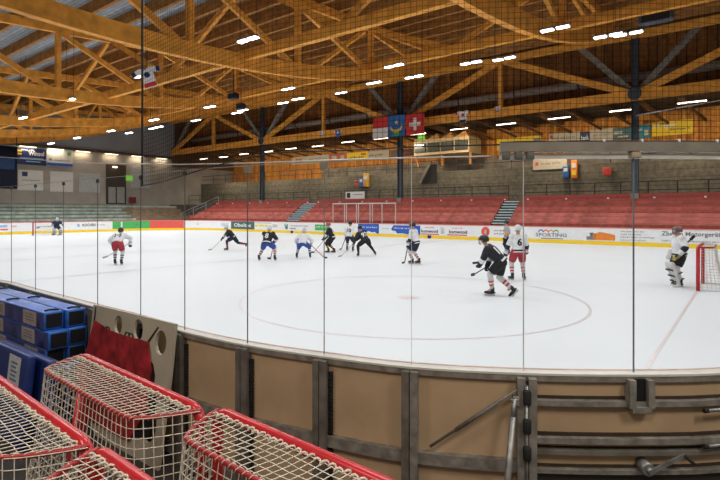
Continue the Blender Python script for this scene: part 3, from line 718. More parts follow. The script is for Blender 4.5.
for k, (px, py) in enumerate([(692, 102), (622, 110.3), (559, 118), (506, 124), (459, 129), (418, 134), (381, 138.5), (348, 142), (318, 146), (291, 148.7), (268, 151.6), (244, 154), (223.5, 157), (204, 159)]):
    c = on_v(px, py, 44.6)
    t = thing('strip_light', 'slim tube light under the dark ceiling over the far stand', 'light', (c.x, c.y, c.z), 0, 'row of tube lights over the far stand')
    mk = MB(); mk.box(c+UP*.06, UD*.95, VD*.07, UP*.03); mk.build('housing', STEEL_D, t)
    mk = MB(); mk.box(c, UD*.9, VD*.055, UP*.04); mk.build('tube', STRIP, t)
    mk = MB(); mk.tube([c+UP*.08, c+UP*(11.1-c.z)], .02, 4); mk.build('hanger', STEEL_D, t)
    if k % 2 == 0:
        ld = bpy.data.lights.new('strip_lamp', 'AREA'); ld.shape = 'RECTANGLE'; ld.size = 1.8; ld.size_y = .2; ld.energy = 470; ld.color = (1, .85, .62)
        lo = bpy.data.objects.new('strip_lamp', ld); COL.objects.link(lo); lo.location = c-UP*.06; lo.rotation_euler = (VD*.75-UP).normalized().to_track_quat('-Z', 'Y').to_euler()
mk = MB(); mk.tube([on_v(196, 160.2, 44.6), on_v(730, 97.5, 44.6)], .022, 4); tag(mk.build('light_cable', STEEL_D), 'thin cable track linking the tube lights over the stand', 'cable')

# ------------------------------------------------------------------ ceiling lights over the rink
LED = emis('white led panel', (.93, .97, 1.0), 12)
fix = [(248, 40, 6.9), (555, 29, 7.4), (608, 36, 7.4), (628, 34, 7.6), (471, 63, 7.6), (504, 59, 7.6), (394, 66, 7.6), (414, 77, 7.6), (374, 83, 8.4), (288, 89, 8.4), (298, 99, 8.4),
       (341, 93, 9.4), (283, 103, 9), (141, 76, 6.9), (210, 107, 7.4), (237, 113, 8), (243, 110.5, 8.2), (70, 100, 6.9), (111, 131, 7.4), (129, 133, 7.6), (153, 128.5, 7.6), (159, 127, 7.6),
       (77, 138, 7.0), (51, 143.5, 6.8), (23, 118, 6.9), (196, 120.5, 7.6), (154, 120, 7)]
for k, (px, py, h) in enumerate(fix):
    c = P(px, py, h*F/(HZ-py))
    t = thing('ceiling_light', 'pair of white led panels hanging under the timber roof', 'ceiling light', c, 0, 'led panels over the rink')
    big = 1.0
    for s_ in (-1, 1):
        mk = MB(); mk.box(c+UD*s_*.31*big+UP*.05, UD*.27*big, VD*.17, UP*.03); hd = mk.build('housing', STEEL, t)
        mk = MB(); mk.box(c+UD*s_*.31*big, UD*.235*big, VD*.105, UP*.02); mk.build('led_panel', LED, hd)
    mk = MB(); mk.bar(c-UD*.6+UP*.09, c+UD*.6+UP*.09, .06, .03); mk.build('bracket', STEEL_D, t)
    v = c.dot(VD); mk = MB()
    for s_ in (-1, 1): mk.tube([c+UD*s_*.5+UP*.09, UV(c.dot(UD)+s_*.5, v, ztop(v)+.3)], .012, 4)
    mk.build('suspension', STEEL_D, t)
LAMPS = []
for u in (3, -5.5, -14, -22.5, -31, -39.5, -48, -55):
    for v in (5, 12.5, 20, 27.5, 34):
        ld = bpy.data.lights.new('rink_lamp', 'AREA'); ld.shape = 'RECTANGLE'; ld.size = 2.2; ld.size_y = .9; ld.energy = 215*(1.45 if u < -45 else 1)*(1.25 if v in (5, 34) else 1); ld.color = (.97, .985, 1)
        lo = bpy.data.objects.new('rink_lamp', ld); COL.objects.link(lo); lo.location = UV(u, v, 8.75); LAMPS.append(lo)

# ------------------------------------------------------------------ things hanging from or fixed to the far structure
def flag_mesh(c0, w, h, nx=10, ny=8, amp=.05):
    """rippled sheet, top-left corner c0, hanging down; returns rings for lookup."""
    def pt(a, b): return c0+UD*(a*w)-UP*(b*h)-VD*(amp*sin(a*7+b*2)*(.3+b))
    return pt
def sheet(mk, pt, a0, a1, b0, b1, n=6, off=0., mi=0):
    for i in range(n):
        for j in range(n):
            A = [(a0+(a1-a0)*(i+x)/n, b0+(b1-b0)*(j+y)/n) for x, y in ((0, 1), (1, 1), (1, 0), (0, 0))]
            mk.quad(*[pt(a, b)-VD*off for a, b in A], mi=mi)
vfl = VC-1.2
CLR = mat('flag red', (.60, .035, .03), .7, var=.06); CLW = mat('flag white', (.72, .68, .62), .7, var=.05); CLB = mat('flag blue', (.03, .13, .40), .7, var=.08); GOLD = mat('gold', (.80, .50, .05), .6)
def flag(x0, x1, ytl, ybl, label, draw):
    tl = on_v(x0, ytl, vfl); tr = on_v(x1, HZ, vfl); w = (tr-tl).dot(UD); hh = tl.z-on_v(x0, ybl, vfl).z
    t = thing('flag', label, 'flag', tl-UP*hh, 0, 'three flags at the steel column')
    pt = flag_mesh(tl, w, hh); draw(t, pt, w, hh)
    mk = MB(); mk.tube([tl+UP*.03-UD*.05, tl+UP*.03+UD*(w+.05)], .03, 6); mk.build('flag_pole', STEEL_D, t)
    mk = MB(); mk.tube([tl+UP*.03, tl+UP*.8+VD*1.0], .012, 4); mk.tube([tl+UD*w+UP*.03, tl+UD*w+UP*.8+VD*1.0], .012, 4); mk.build('cord', STEEL_D, t)
def d1(t, pt, w, h):
    mk = MB(); sheet(mk, pt, 0, 1, 0, .5); mk.build('red_half', CLR, t); mk = MB(); sheet(mk, pt, 0, 1, .5, 1); mk.build('white_half', CLW, t)
def d2(t, pt, w, h):
    mk = MB(); sheet(mk, pt, 0, 1, 0, 1); mk.build('field', CLB, t)
    mk = MB(); out = []
    for k in range(13):
        a = pi+pi*k/12; out.append((.5+.36*cos(a), .52-.30*sin(a)))
    for k in range(12, -1, -1):
        a = pi+pi*k/12; out.append((.5+.30*cos(a), .47-.20*sin(a)))
    for k in range(12): mk.quad(*[pt(a, b)-VD*.03 for a, b in (out[k], out[k+1], out[-2-k], out[-1-k])])
    mk.build('crescent', GOLD, t)
    mk = MB(); st = []
    for k in range(10):
        r = .13 if k % 2 == 0 else .055; a = pi/2+k*pi/5; st.append((.5+r*cos(a), .33-r*.85*sin(a)))
    mk.add([pt(a, b)-VD*.03 for a, b in st], [list(range(10))]); mk.build('star', GOLD, t)
    mk = MB(); gp = [(.2, .97), (.8, .97), (.72, .86), (.5, .80), (.28, .86)]; mk.add([pt(a, b)-VD*.03 for a, b in gp], [list(range(5))]); mk.build('green_mound', GREEN, t)
def d3(t, pt, w, h):
    mk = MB(); sheet(mk, pt, 0, 1, 0, 1); mk.build('field', CLR, t)
    mk = MB(); sheet(mk, pt, .41, .59, .2, .8, 4, .03); sheet(mk, pt, .2, .41, .41, .59, 3, .03); sheet(mk, pt, .59, .8, .41, .59, 3, .03); mk.build('white_cross', CLW, t)
flag(373, 388, 118.5, 139.5, 'red over white flag, leftmost of the three at the column', d1)
flag(388, 405, 116.5, 137.5, 'blue flag with a gold crescent and star, middle of the three', d2)
flag(406, 424.5, 115, 135.5, 'red flag with a white cross, rightmost of the three', d3)
def banner(x0, x1, y0, y1, v, mt, label, items, off=.0):
    y0r = HZ-(HZ-y0)*( (on_v(x0, HZ, v).y)/(on_v(x1, HZ, v).y) )
    bl = on_v(x0, y1, v); tl = on_v(x0, y0, v); br = on_v(x1, HZ, v); w = (br-bl).dot(UD); h = tl.z-bl.z
    C = bl+UD*w/2+UP*h/2
    t = thing('banner', label, 'banner', C-UP*h/2, 0, 'advertising banners on the far timber wall')
    mk = MB(); mk.box(C, UD*w/2, VD*.02, UP*h/2); mk.build('cloth', mt, t)
    for it in items:
        if it[0] == 'text':
            _, cx, cy, ww, hh, words, mm = it; mk = MB(); text_into(mk, words, C-VD*.03+UD*(cx*w)+UP*(cy*h), UD, UP, w=ww*w, h=hh*h, bold=.02); mk.build('lettering', mm, t)
        else:
            _, cx, cy, ww, hh, mm = it; mk = MB(); mk.box(C-VD*.026+UD*(cx*w)+UP*(cy*h), UD*ww*w/2, VD*.004, UP*hh*h/2); mk.build('print', mm, t)
vb = 52.9
CREAM = mat('cream cloth', (.50, .43, .33), .8, var=.08)
banner(292, 329, 157.5, 165, vb, CREAM, 'cream banner at the left end of the banner row, dark red print', [('block', -.36, 0, .08, .5, REDSEAT), ('block', -.26, 0, .08, .5, REDSEAT), ('text', .22, .05, .45, .35, '~12', GREYTXT)])
banner(329, 347, 154.5, 162.5, vb, REDSEAT, 'dark red banner between the cream and yellow ones', [('block', -.2, 0, .28, .5, CREAM), ('block', .25, 0, .2, .5, CREAM)])
banner(347, 368, 153, 161.5, vb, YELAD, 'yellow banner with dark lettering in the banner row', [('text', -.05, -.12, .75, .36, '~9', BLACK), ('block', .3, .2, .25, .25, REDSEAT)])
banner(368, 389, 151.5, 160, vb, CREAM, 'cream banner with black lettering left of the flag column', [('text', -.1, 0, .65, .36, '~10', BLACK)])
banner(391, 414, 150.5, 157, vb, mat('dark display', (.05, .012, .01), .4), 'dark display board with red lettering behind the flag column', [('text', .12, -.05, .5, .4, '~5', emis('red led', (1, .1, .05), .35))])
banner(497, 541, 139.1, 150.6, vb, YELAD, 'yellow banner with dark lettering above the grey rail', [('text', -.1, -.2, .7, .5, '~13', BLACK), ('block', .42, 0, .14, .6, GREYTXT)])
banner(549, 580, 134.1, 144.6, vb, CREAM, 'cream banner with small lettering left of the navy square', [('text', 0, .05, .7, .3, '~8', GREYTXT), ('block', -.42, .2, .1, .3, REDSEAT)])
banner(580, 590, 132.6, 143.6, vb, NAVY, 'small navy banner with white lettering', [('text', 0, 0, .75, .4, 'bank', WHITE)])
banner(590, 613, 130.1, 141.6, vb, CREAM, 'cream banner right of the navy square', [('text', 0, 0, .7, .3, '~8', GREYTXT)])
banner(613, 630, 128.6, 140.1, vb, TEAL, 'dark grey banner left of the thick column', [('block', -.2, .1, .5, .25, CREAM), ('text', .1, -.25, .6, .25, '~4', WHITE)])
banner(630, 650, 126.1, 139.1, vb, mat('petrol banner', (.04, .22, .28), .7), 'petrol blue banner behind the thick column', [('block', .32, -.1, .2, .4, CREAM), ('text', -.1, .15, .5, .22, '~7', WHITE)])
banner(652, 693, 122.6, 136.6, vb, YELAD, 'orange yellow banner with white script at the right end of the row', [('text', -.18, .2, .55, .4, '~8', WHITE), ('text', .2, -.1, .5, .25, '~13', BLACK)])
# beige banner, boxes, posts on the concourse wall
banner(533, 567, 158.5, 170, 46.85, CREAM, 'beige cloth banner hanging on the concrete wall below the grey rail', [('text', .05, 0, .6, .28, '~7', GREYTXT), ('block', -.38, 0, .09, .3, REDAD)])
def box_thing(name, x0, x1, y0, y1, v, dep, mt, label, cat, items=()):
    a, b = on_v(x0, y1, v), on_v(x1, HZ, v); w = (b-a).dot(UD); h = on_v(x0, y0, v).z-a.z
    C = a+UD*w/2+UP*h/2+VD*dep/2
    t = thing(name, label, cat, C-UP*h/2)
    mk = MB(); mk.rbox(C, UD*w/2, VD*dep/2, UP*h/2, .04); mk.build('body', mt, t)
    for (cx, cy, ww, hh, mm, nm) in items:
        mk = MB(); mk.box(C-VD*(dep/2+.01)+UD*cx*w+UP*cy*h, UD*ww*w/2, VD*.01, UP*hh*h/2); mk.build(nm, mm, t)
    return t
box_thing('info_pillar', 571, 577, 160, 178.5, 46.4, .4, ORANGE, 'tall orange advertising box on the concrete wall right of the beige banner', 'sign', [(0, .2, .7, .25, OFFW, 'poster'), (0, -.2, .7, .25, YELAD, 'poster')])
box_thing('vending_box', 562.5, 568.5, 166.5, 178, 46.4, .4, CLB, 'blue box on the concrete wall beside the orange box', 'box', [(0, .2, .6, .3, OFFW, 'poster')])
box_thing('fire_box', 602.5, 611, 167.5, 176, 46.5, .3, REDSEAT, 'red cabinet on the concrete wall left of the thick column', 'cabinet', [(0, 0, .7, .7, CLR, 'door'), (.2, 0, .1, .15, BLACK, 'handle')])
box_thing('info_pillar', 363, 367.5, 173.5, 187, 46.4, .4, mat('amber', (.62, .34, .06)), 'amber upright box on the concourse left of the flag column', 'sign', [(0, .2, .7, .3, OFFW, 'poster')])
box_thing('vending_box', 359, 363, 178, 187, 46.4, .4, CLB, 'blue box beside the amber box on the concourse', 'box', [(0, .2, .6, .3, OFFW, 'poster')])
box_thing('waste_bin', 354.5, 358.8, 180.5, 187, 46.4, .4, REDSEAT, 'dark red bin beside the blue box on the concourse', 'bin', [(0, .25, .6, .2, BLACK, 'flap')])
box_thing('notice_board', 345.5, 364.5, 192, 199, VC-.05, .06, OFFW, 'white notice board with a dark picture on the railing above the seats', 'sign', [(-.33, 0, .18, .7, BLACK, 'picture'), (.15, .1, .5, .1, GREYTXT, 'printing')])
box_thing('hanging_banner', 635, 643, 157, 160, 46.8, .05, CREAM, 'small pale plate on the concrete wall behind the thick column', 'sign', [(0, 0, .6, .4, GREYTXT, 'printing')]) if False else None
# commentary box
t = thing('commentary_box', 'pale timber commentary box with four windows and a zigzag top hanging over the concourse', 'commentary box', on_v(444, 156, 49))
vq = 48.2
a, b = on_v(413.5, 156, vq), on_v(468.5, HZ, vq); w = (b-a).dot(UD); zb = a.z; hh = on_v(413.5, 141, vq).z-zb
PALE = mat('pale plywood', (.50, .37, .21), .6, var=.08)
mk = MB(); C = a+UD*w/2+VD*1.6+UP*hh/2; mk.box(C, UD*w/2, VD*1.5, UP*hh/2); mk.build('cabin', PALE, t)
for k in range(4):
    u0 = a+UD*(w*(k+.06)/4); ww = w/4*.88
    mk = MB(); mk.box(u0+UD*ww/2+UP*hh*.48+VD*.06, UD*ww/2, VD*.05, UP*hh*.30); f_ = mk.build('window', BLACK, t)
    mk = MB(); mk.box(u0+UD*ww/2+UP*hh*.48+VD*.0, UD*ww*.46, VD*.012, UP*hh*.26); mk.build('pane', mat('dim window pane', (.075, .075, .06), .15), f_)
    mk = MB(); mk.add([u0-UD*ww*.06+UP*hh, u0+UD*ww*1.06+UP*hh, u0+UD*ww*.8+UP*(hh*1.34), u0-UD*ww*.06+VD*3+UP*hh, u0+UD*ww*1.06+VD*3+UP*hh, u0+UD*ww*.8+VD*3+UP*hh*1.34],
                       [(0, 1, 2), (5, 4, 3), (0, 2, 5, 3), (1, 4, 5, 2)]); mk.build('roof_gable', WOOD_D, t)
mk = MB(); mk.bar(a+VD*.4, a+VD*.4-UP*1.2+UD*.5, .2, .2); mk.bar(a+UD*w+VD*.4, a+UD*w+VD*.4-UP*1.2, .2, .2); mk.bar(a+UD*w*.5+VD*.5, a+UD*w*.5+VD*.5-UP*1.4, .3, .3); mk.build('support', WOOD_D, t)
mk = MB(); c = on_v(421.3, 137.4, 46.5); t2 = thing('exit_sign', 'green lit exit sign hanging above the commentary box', 'exit sign', c)
mk.box(c, UD*.42, VD*.05, UP*.28); mk.build('sign_face', emis('green sign glow', (.25, .75, .05), .6), t2)
mk = MB(); mk.box(c-VD*.06, UD*.3, VD*.008, UP*.05); mk.build('arrow', WHITE, t2)
mk = MB(); mk.bar(c+UP*.28, c+UP*1.6, .04, .04); mk.build('hanger', STEEL_D, t2)
# speaker and floodlight on the truss
def hung(name, px, py, Y, sx, sy, sz, label, cat, mt=BLACK):
    c = P(px, py, Y); t = thing(name, label, cat, c); mk = MB(); mk.rbox(c, UD*sx, VD*sy, UP*sz, .08); mk.build('cabinet', mt, t)
    mk = MB(); mk.box(c-VD*(sy+.01), UD*sx*.8, VD*.02, UP*sz*.75); mk.build('grille', RUBBER, t)
    mk = MB(); mk.tube([c+UP*sz, c+UP*(sz+1.2)], .03, 5); mk.build('bracket', STEEL_D, t)
hung('loudspeaker', 233.5, 96.5, 33, .36, .22, .20, 'black loudspeaker hanging under the third bowed truss', 'speaker')
hung('floodlight', 241, 106.5, 38, .34, .22, .22, 'dark floodlight hanging just below the loudspeaker', 'floodlight', STEEL_D)
hung('projector_box', 656, 18.5, 24, .72, .25, .22, 'dark blue grey box under the timber beam at top right', 'box', mat('blue grey', (.08, .10, .13), .5))
# hanging jerseys used as decoration
def jersey_flat(px, py, Y, s, label, body, a_, b_, rot=0., ax=UD):
    c = P(px, py, Y); R = (ax*cos(rot)+UP*sin(rot)); U = (UP*cos(rot)-ax*sin(rot)); VD = V3((-ax.y, ax.x, 0))
    t = thing('hanging_jersey', label, 'jersey', c-UP*s)
    out = [(-.42, .5), (-.15, .46), (0, .36), (.15, .46), (.42, .5), (1.0, .34), (.92, .02), (.44, .14), (.40, -.9), (-.40, -.9), (-.44, .14), (-.92, .02), (-1.0, .34)]
    mk = MB(); vs, fs = flat_shape(out, [], .05); mk.add([c+R*(p.x*s)+U*(p.y*s)+VD*p.z for p in vs], fs); mk.build('body', body, t)
    for s_ in (-1, 1):
        mk = MB(); mk.quad(*[c-VD*.035+R*(s_*p[0]*s)+U*(p[1]*s) for p in ((.72, .42), (.99, .345), (.91, .025), (.66, .09))]); mk.build('sleeve_stripe', a_, t)
    mk = MB(); mk.quad(*[c-VD*.035+R*(p[0]*s)+U*(p[1]*s) for p in ((-.40, -.85), (.40, -.85), (.40, -.55), (-.40, -.55))]); mk.build('hem_stripe', b_, t)
    mk = MB(); mk.add([c-VD*.035+R*(.2*cos(a*pi/6)*s)+U*((.0+.2*sin(a*pi/6))*s) for a in range(12)], [list(range(12))]); mk.build('emblem', a_, t)
    mk = MB(); mk.tube([c+UP*.5*s, c+UP*(.5*s+1.5)], .012, 4); mk.build('cord', BLACK, t)
jersey_flat(147, 75, 21, .60, 'big white jersey with navy and red bands hanging beside a lamp at upper left', WHITE, NAVY, CLR, .35, V3((.97, .24, 0)).normalized())
jersey_flat(463, 115, 42, .72, 'white jersey with red and navy sleeves hanging right of the flags', WHITE, CLR, NAVY)
jersey_flat(338, 132.5, 44, .46, 'blue jersey hanging below the timber post left of the flags', CLB, WHITE, BLUE)
jersey_flat(321.5, 133, 44, .34, 'small pale jersey hanging next to the blue one', OFFW, GREYTXT, GREYTXT)
jersey_flat(498, 108.5, 40, .34, 'small pale jersey hanging on the timber post right of the flags', OFFW, GREYTXT, CLR)
# penalty-box screen on the far side
t = thing('glass_screen', 'row of framed glass panels on the far boards behind the skaters', 'glass screen', UV(u_at(364, 37.4), 37.4, 1.2))
FR = mat('pale frame', (.45, .43, .40), .5, .2)
vz = 37.5
z1 = on_v(360, 203.5, vz).z; u0, u1 = u_at(333, vz), u_at(396, vz)
mk = MB(); mk.bar(UV(u0, vz, z1), UV(u1, vz, z1), .09, .10); mk.build('top_rail', FR, t)
for px in (333, 344.5, 346.5, 356.5, 358.5, 370, 372.5, 382, 395.5):
    u = u_at(px, vz); mk = MB(); mk.bar(UV(u, vz, BH), UV(u, vz, z1), .09, .08); mk.build('post', FR, t)
for a, b in ((333, 345), (346, 357), (358, 371), (372, 382), (382, 395.5)):
    ua, ub = u_at(a, vz)+.05, u_at(b, vz)-.05; mk = MB(); mk.box(UV((ua+ub)/2, vz, (BH+z1)/2), UD*(ub-ua)/2, VD*.006, UP*(z1-BH)/2); mk.build('pane', GLASS, t)
# ------------------------------------------------------------------ near boards with steel frame, and the glass on top
TAN = mat('stained tan board', (.52, .37, .235), .6, var=.10, scale=1.6, c2=(.42, .30, .19), spec=.25)
CAPW = mat('white cap rail', (.60, .585, .54), .4, var=.05)
CAPR = mat('thin red edge', (.68, .50, .47), .5)
DSTEEL = mat('dull grey steel', (.185, .168, .15), .6, .25, var=.2, scale=8)
TB = 1.1; FZ = -.22
def near_s(px):
    """arc length along the near board line where it crosses image column px."""
    return s_at(NEAR, px)
joints_px = [10, 34, 62, 96, 139, 183, 246, 323, 411, 524, 635]
js = [near_s(px) for px in joints_px]
js = [js[0]-1.08*k for k in (5, 4, 3, 2, 1)] + js
js += [js[-1]+.86, js[-1]+1.9, js[-1]+3.0]
def near_frame(s_):
    p = NEAR.at(s_); p.z = 0; t_ = NEAR.tan(s_); t_.z = 0; t_.normalize()
    n = V3((-t_.y, t_.x, 0))     # toward the ice (left of travel)
    return p, t_, n
def near_strip(mk, s0, s1, o0, o1, z0, z1, seg=4, mi=0):
    rings = []
    for i in range(seg+1):
        p, t_, n = near_frame(s0+(s1-s0)*i/seg)
        rings.append([p+n*o0+UP*z0, p+n*o1+UP*z0, p+n*o1+UP*z1, p+n*o0+UP*z1])
    mk.loft(rings, mi=mi, sm=False)
where = ['far along the left side of the rink', 'on the left beyond the blue cartons', 'behind the far ends of the blue cartons', 'behind the middle of the blue cartons', 'behind the blue cartons', 'second from the near carton ends',
         'behind the near ends of the blue cartons', 'left half behind the goal target board', 'behind the goal target board', 'right edge of the goal target board', 'just right of the goal target board',
         'second to the right of the goal target board', 'third to the right of the goal target board', 'with a slanting rod, left of the black hinges', 'between the black hinges and the short bracket', 'at the right edge of the picture', 'beyond the right edge', 'round the right corner']
for i, (a, b) in enumerate(zip(js, js[1:])):
    gate = i >= 14
    p, t_, n = near_frame((a+b)/2)
    w = where[min(i, len(where)-1)]
    t = thing('rink_gate' if gate else 'dasher_board', ('steel framed rink gate section ' if gate else 'tan framed rink board panel ')+w, 'rink boards', V3((p.x, p.y, FZ)), 0, 'near rink boards')
    mk = MB(); near_strip(mk, a, b, .045, .06, FZ, TB-.02); mk.build('ice_face', WHITE, t)
    mk = MB(); near_strip(mk, a, b, -.0, .045, FZ, TB-.03); mk.build('panel', TAN, t)
    mk = MB(); near_strip(mk, a, b, -.035, .075, TB-.016, TB); mk.build('cap_rail', CAPW, t)
    mk = MB(); near_strip(mk, a, b, .062, .078, TB-.002, TB+.006); mk.build('red_edge', CAPR, t)
    mk = MB(); near_strip(mk, a, b, -.03, .0, TB-.06, TB-.016); mk.build('top_rail', ALU, t)
    if not gate:
        for (z0, z1) in ((.365, .455), (-.18, -.08)):
            mk = MB(); near_strip(mk, a, b, -.05, .0, z0, z1); mk.build('bottom_rail', ALU, t)
        for (c0_, c1_) in ((a+.004, a+.060), (b-.060, b-.004)):
            mk = MB(); near_strip(mk, c0_, c1_, -.075, .0, FZ, TB-.03, 1); mk.build('post', DSTEEL if i < 13 else ALU, t)
        if i < 13:
            mk = MB()
            for q in range(36):
                z = FZ+.05+q*.032
                near_strip(mk, a+.066, a+.098, -.030, -.002, z, z+.024, 1)
            mk.build('ribbed_strip', RUBBER, t)
    else:
        for (z0, z1, mm) in ((.868, .908, ALU), (.592, .634, ALU), (.512, .545, DSTEEL), (.373, .404, ALU), (.0, .06, ALU)):
            mk = MB(); near_strip(mk, a, b, -.055, .0, z0, z1); mk.build('rail', mm, t)
        mk = MB(); near_strip(mk, a, b, -.02, .002, FZ, .37); mk.build('kick_panel', mat('dark kick plate', (.035, .03, .026), .6), t)
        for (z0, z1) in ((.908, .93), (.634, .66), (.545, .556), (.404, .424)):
            mk = MB(); near_strip(mk, a, b, -.012, .002, z0, z1); mk.build('shadow_gap', mat('painted gap shade', (.045, .03, .02), .9), t)  # dark strips paint in the shade lying above each rail
        if i == 14:
            mk = MB(); near_strip(mk, a+.02, a+.075, -.085, .0, FZ, TB-.03, 1); mk.build('post', ALU, t)
            for (za, zb_) in ((.885, .995), (.675, .785), (.475, .585)):
                mk = MB(); p0, tt, nn = near_frame(a+.003); mk.rbox(p0-nn*.095+UP*(za+zb_)/2, tt*.028, nn*.022, UP*(zb_-za)/2, .014); mk.build('hinge', RUBBER, t)
            mk = MB(); p0, tt, nn = near_frame(a+.003); mk.tube([p0-nn*.08+UP*FZ, p0-nn*.08+UP*1.02], .012, 6); mk.build('hinge_pin', STEEL, t)
            # short bracket at the next joint
            mk = MB()
            for o_ in (-.08, .055): near_strip(mk, b+o_-.0, b+o_+.045, -.085, .0, .865, TB-.03, 1)
            near_strip(mk, b-.06, b+.08, -.085, -.02, .835, .875, 1); mk.build('bracket', ALU, t)
            mk = MB(); near_strip(mk, b-.03, b+.05, -.05, .004, .87, TB-.03, 1); mk.build('slot', BLACK, t)
            # winding crank
            pc, tt, nn = near_frame(near_s(640)); c = pc-nn*.07+UP*.44
            mk = MB(); mk.tube([c+nn*.06, c-nn*.05], .045, 12); mk.tube([c+nn*.02, c-nn*.08], .02, 8); mk.build('crank_hub', STEEL, t)
            pe = near_frame(near_s(676))[0]-nn*.10+UP*.535
            mk = MB(); mk.bar(c-nn*.07, pe, .012, .03); cr = mk.build('crank_arm', STEEL, t)
            mk = MB(); mk.tube([pe, pe-nn*.05+tt*.045-UP*.045], .013, 8); mk.build('crank_handle', RUBBER, cr)
        if i == 15:
            for z in (.845, .585):
                pa = near_frame(near_s(699))[0]; pb, tt, nn = near_frame(near_s(725))
                mk = MB(); mk.tube([pa-nn*.075+UP*z, pb-nn*.075+UP*z], .014, 8); mk.build('bolt_rod', STEEL, t)
                mk = MB(); mk.tube([pa-nn*.075+UP*z-tt*.03, pa-nn*.075+UP*z], .018, 8); mk.build('bolt_tip', RUBBER, t)
    if i == 13:
        pa, ta, na = near_frame(near_s(431)); pb, tb_, nb = near_frame(near_s(515))
        mk = MB(); A_ = pa-na*.07+UP*.52; B_ = pb-nb*.07+UP*.985; mk.tube([A_, B_], .011, 8)
        mk.tube([A_.lerp(B_, .3), A_.lerp(B_, .78)], .016, 8); mk.build('brace_rod', DSTEEL, t)
        mk = MB(); q = near_frame(near_s(514))[0]-nb*.075+UP*.91; mk.box(q, tb_*.02, nb*.03, UP*.03); mk.build('catch', ALU, t)
# loose grey pole leaning against the boards
pt_, tt, nn = near_frame(near_s(512)); pb_ = near_frame(near_s(494))[0]
t = thing('prop_pole', 'pale grey steel pole leaning against the boards beside the black hinges', 'pole', V3((pb_.x, pb_.y, FZ))-nn*.28)
mk = MB(); A_ = pt_-nn*.10+UP*.92; B_ = pb_-nn*.28; B_.z = FZ; mk.tube([A_, A_.lerp(B_, .12)], .015, 8); mk.tube([A_.lerp(B_, .1), B_], .024, 8); mk.build('shaft', STEEL, t)
mk = MB(); mk.tube([A_-tt*.03, A_+tt*.03], .01, 6); mk.build('cross_pin', STEEL, t)

# glass panes (taller than the eye) with slim seams and clips
GT = 2.71
SEAM = mat('dark glass seam', (.12, .125, .125), .5)
gl_where = ['far along the left side', 'far left beyond the cartons', 'left beyond the cartons', 'left above the far carton ends', 'above the left end of the cartons', 'at the left edge of the picture', 'above the carton stack, first of two', 'above the carton stack, second of two',
            'above the near carton ends', 'above the left part of the goal target board', 'above the right part of the goal target board', 'first right of the goal target board', 'second right of the goal target board', 'directly left of the black hinges',
            'above the gate right of the black hinges', 'at the right edge above the gate', 'beyond the right edge', 'round the right corner']
for i, (a, b) in enumerate(zip(js, js[1:])):
    p, t_, n = near_frame((a+b)/2)
    t = thing('safety_glass', 'clear safety glass on the near boards, '+gl_where[min(i, len(gl_where)-1)], 'safety glass', V3((p.x, p.y, TB)), 0, 'safety glass on the near boards')
    mk = MB()
    for q in range(6):
        p0, _, n0 = near_frame(a+(b-a)*q/6); p1, _, n1 = near_frame(a+(b-a)*(q+1)/6)
        mk.quad(p0+n0*.02+UP*TB, p1+n1*.02+UP*TB, p1+n1*.02+UP*GT, p0+n0*.02+UP*GT)
    mk.build('pane', GLASS, t)
    p0, tt, nn = near_frame(a)
    pxj = joints_px[i-5] if 5 <= i < 16 else 0
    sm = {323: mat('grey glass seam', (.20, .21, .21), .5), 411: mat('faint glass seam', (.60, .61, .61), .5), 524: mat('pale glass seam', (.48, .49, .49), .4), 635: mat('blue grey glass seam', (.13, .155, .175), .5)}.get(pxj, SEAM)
    wd = {635: .010, 524: .007, 246: .0075, 411: .003}.get(pxj, .0058)
    mk = MB(); mk.bar(p0+nn*.02+UP*TB, p0+nn*.02+UP*GT, wd, .008, up=nn); mk.build('seam', sm, t)
    if i < 13:
        big = pxj in (246, 323)
        mk = MB(); mk.rbox(p0+nn*.02+UP*(GT-.03), tt*(.034 if big else .018), nn*.016, UP*(.034 if big else .022), .005); mk.build('clip', mat('tan clip', (.30, .27, .22), .5) if big else mat('clip grey', (.06, .06, .058), .5), t)
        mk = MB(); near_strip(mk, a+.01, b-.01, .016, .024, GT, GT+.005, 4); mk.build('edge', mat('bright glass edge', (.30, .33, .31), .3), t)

# stiffening rail above the gate glass
s0, s1 = near_s(500), js[-1]
t = thing('top_beam', 'grey horizontal stiffening beam along the top of the gate glass at right', 'beam', near_frame(s0)[0]+UP*2.74)
mk = MB(); near_strip(mk, s0, s1, -.03, .06, GT+.032, GT+.10, 12); mk.build('profile', mat('beam aluminium', (.23, .205, .17), .5, .2), t)
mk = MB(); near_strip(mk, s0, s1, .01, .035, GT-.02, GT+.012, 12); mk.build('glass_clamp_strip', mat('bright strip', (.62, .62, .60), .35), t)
for px in (506, 518.5, 530, 635):
    pc, tt, nn = near_frame(near_s(px)); mk = MB(); mk.rbox(pc+UP*(GT+.005)+nn*.01, tt*(.028 if px < 600 else .037), nn*.035, UP*(.034 if px < 600 else .026), .008); mk.build('clamp_block', mat('clamp', (.12, .125, .11), .5) if px < 600 else mat('tan clamp', (.36, .29, .21), .5), t)
mk = MB()
for px in (604, 642, 679, 717): pc, tt, nn = near_frame(near_s(px)); mk.rbox(pc+UP*(GT+.112), tt*.008, nn*.008, UP*.012, .003)
mk.build('knob', WHITE, t)
mk = MB(); cp = [near_frame(s0+(s1-s0)*k/30)[0]+UP*(GT+.103+.006*abs(sin(k*1.1))) for k in range(31)]; mk.tube(cp, .006, 5); mk.build('net_rope', BLACK, t)

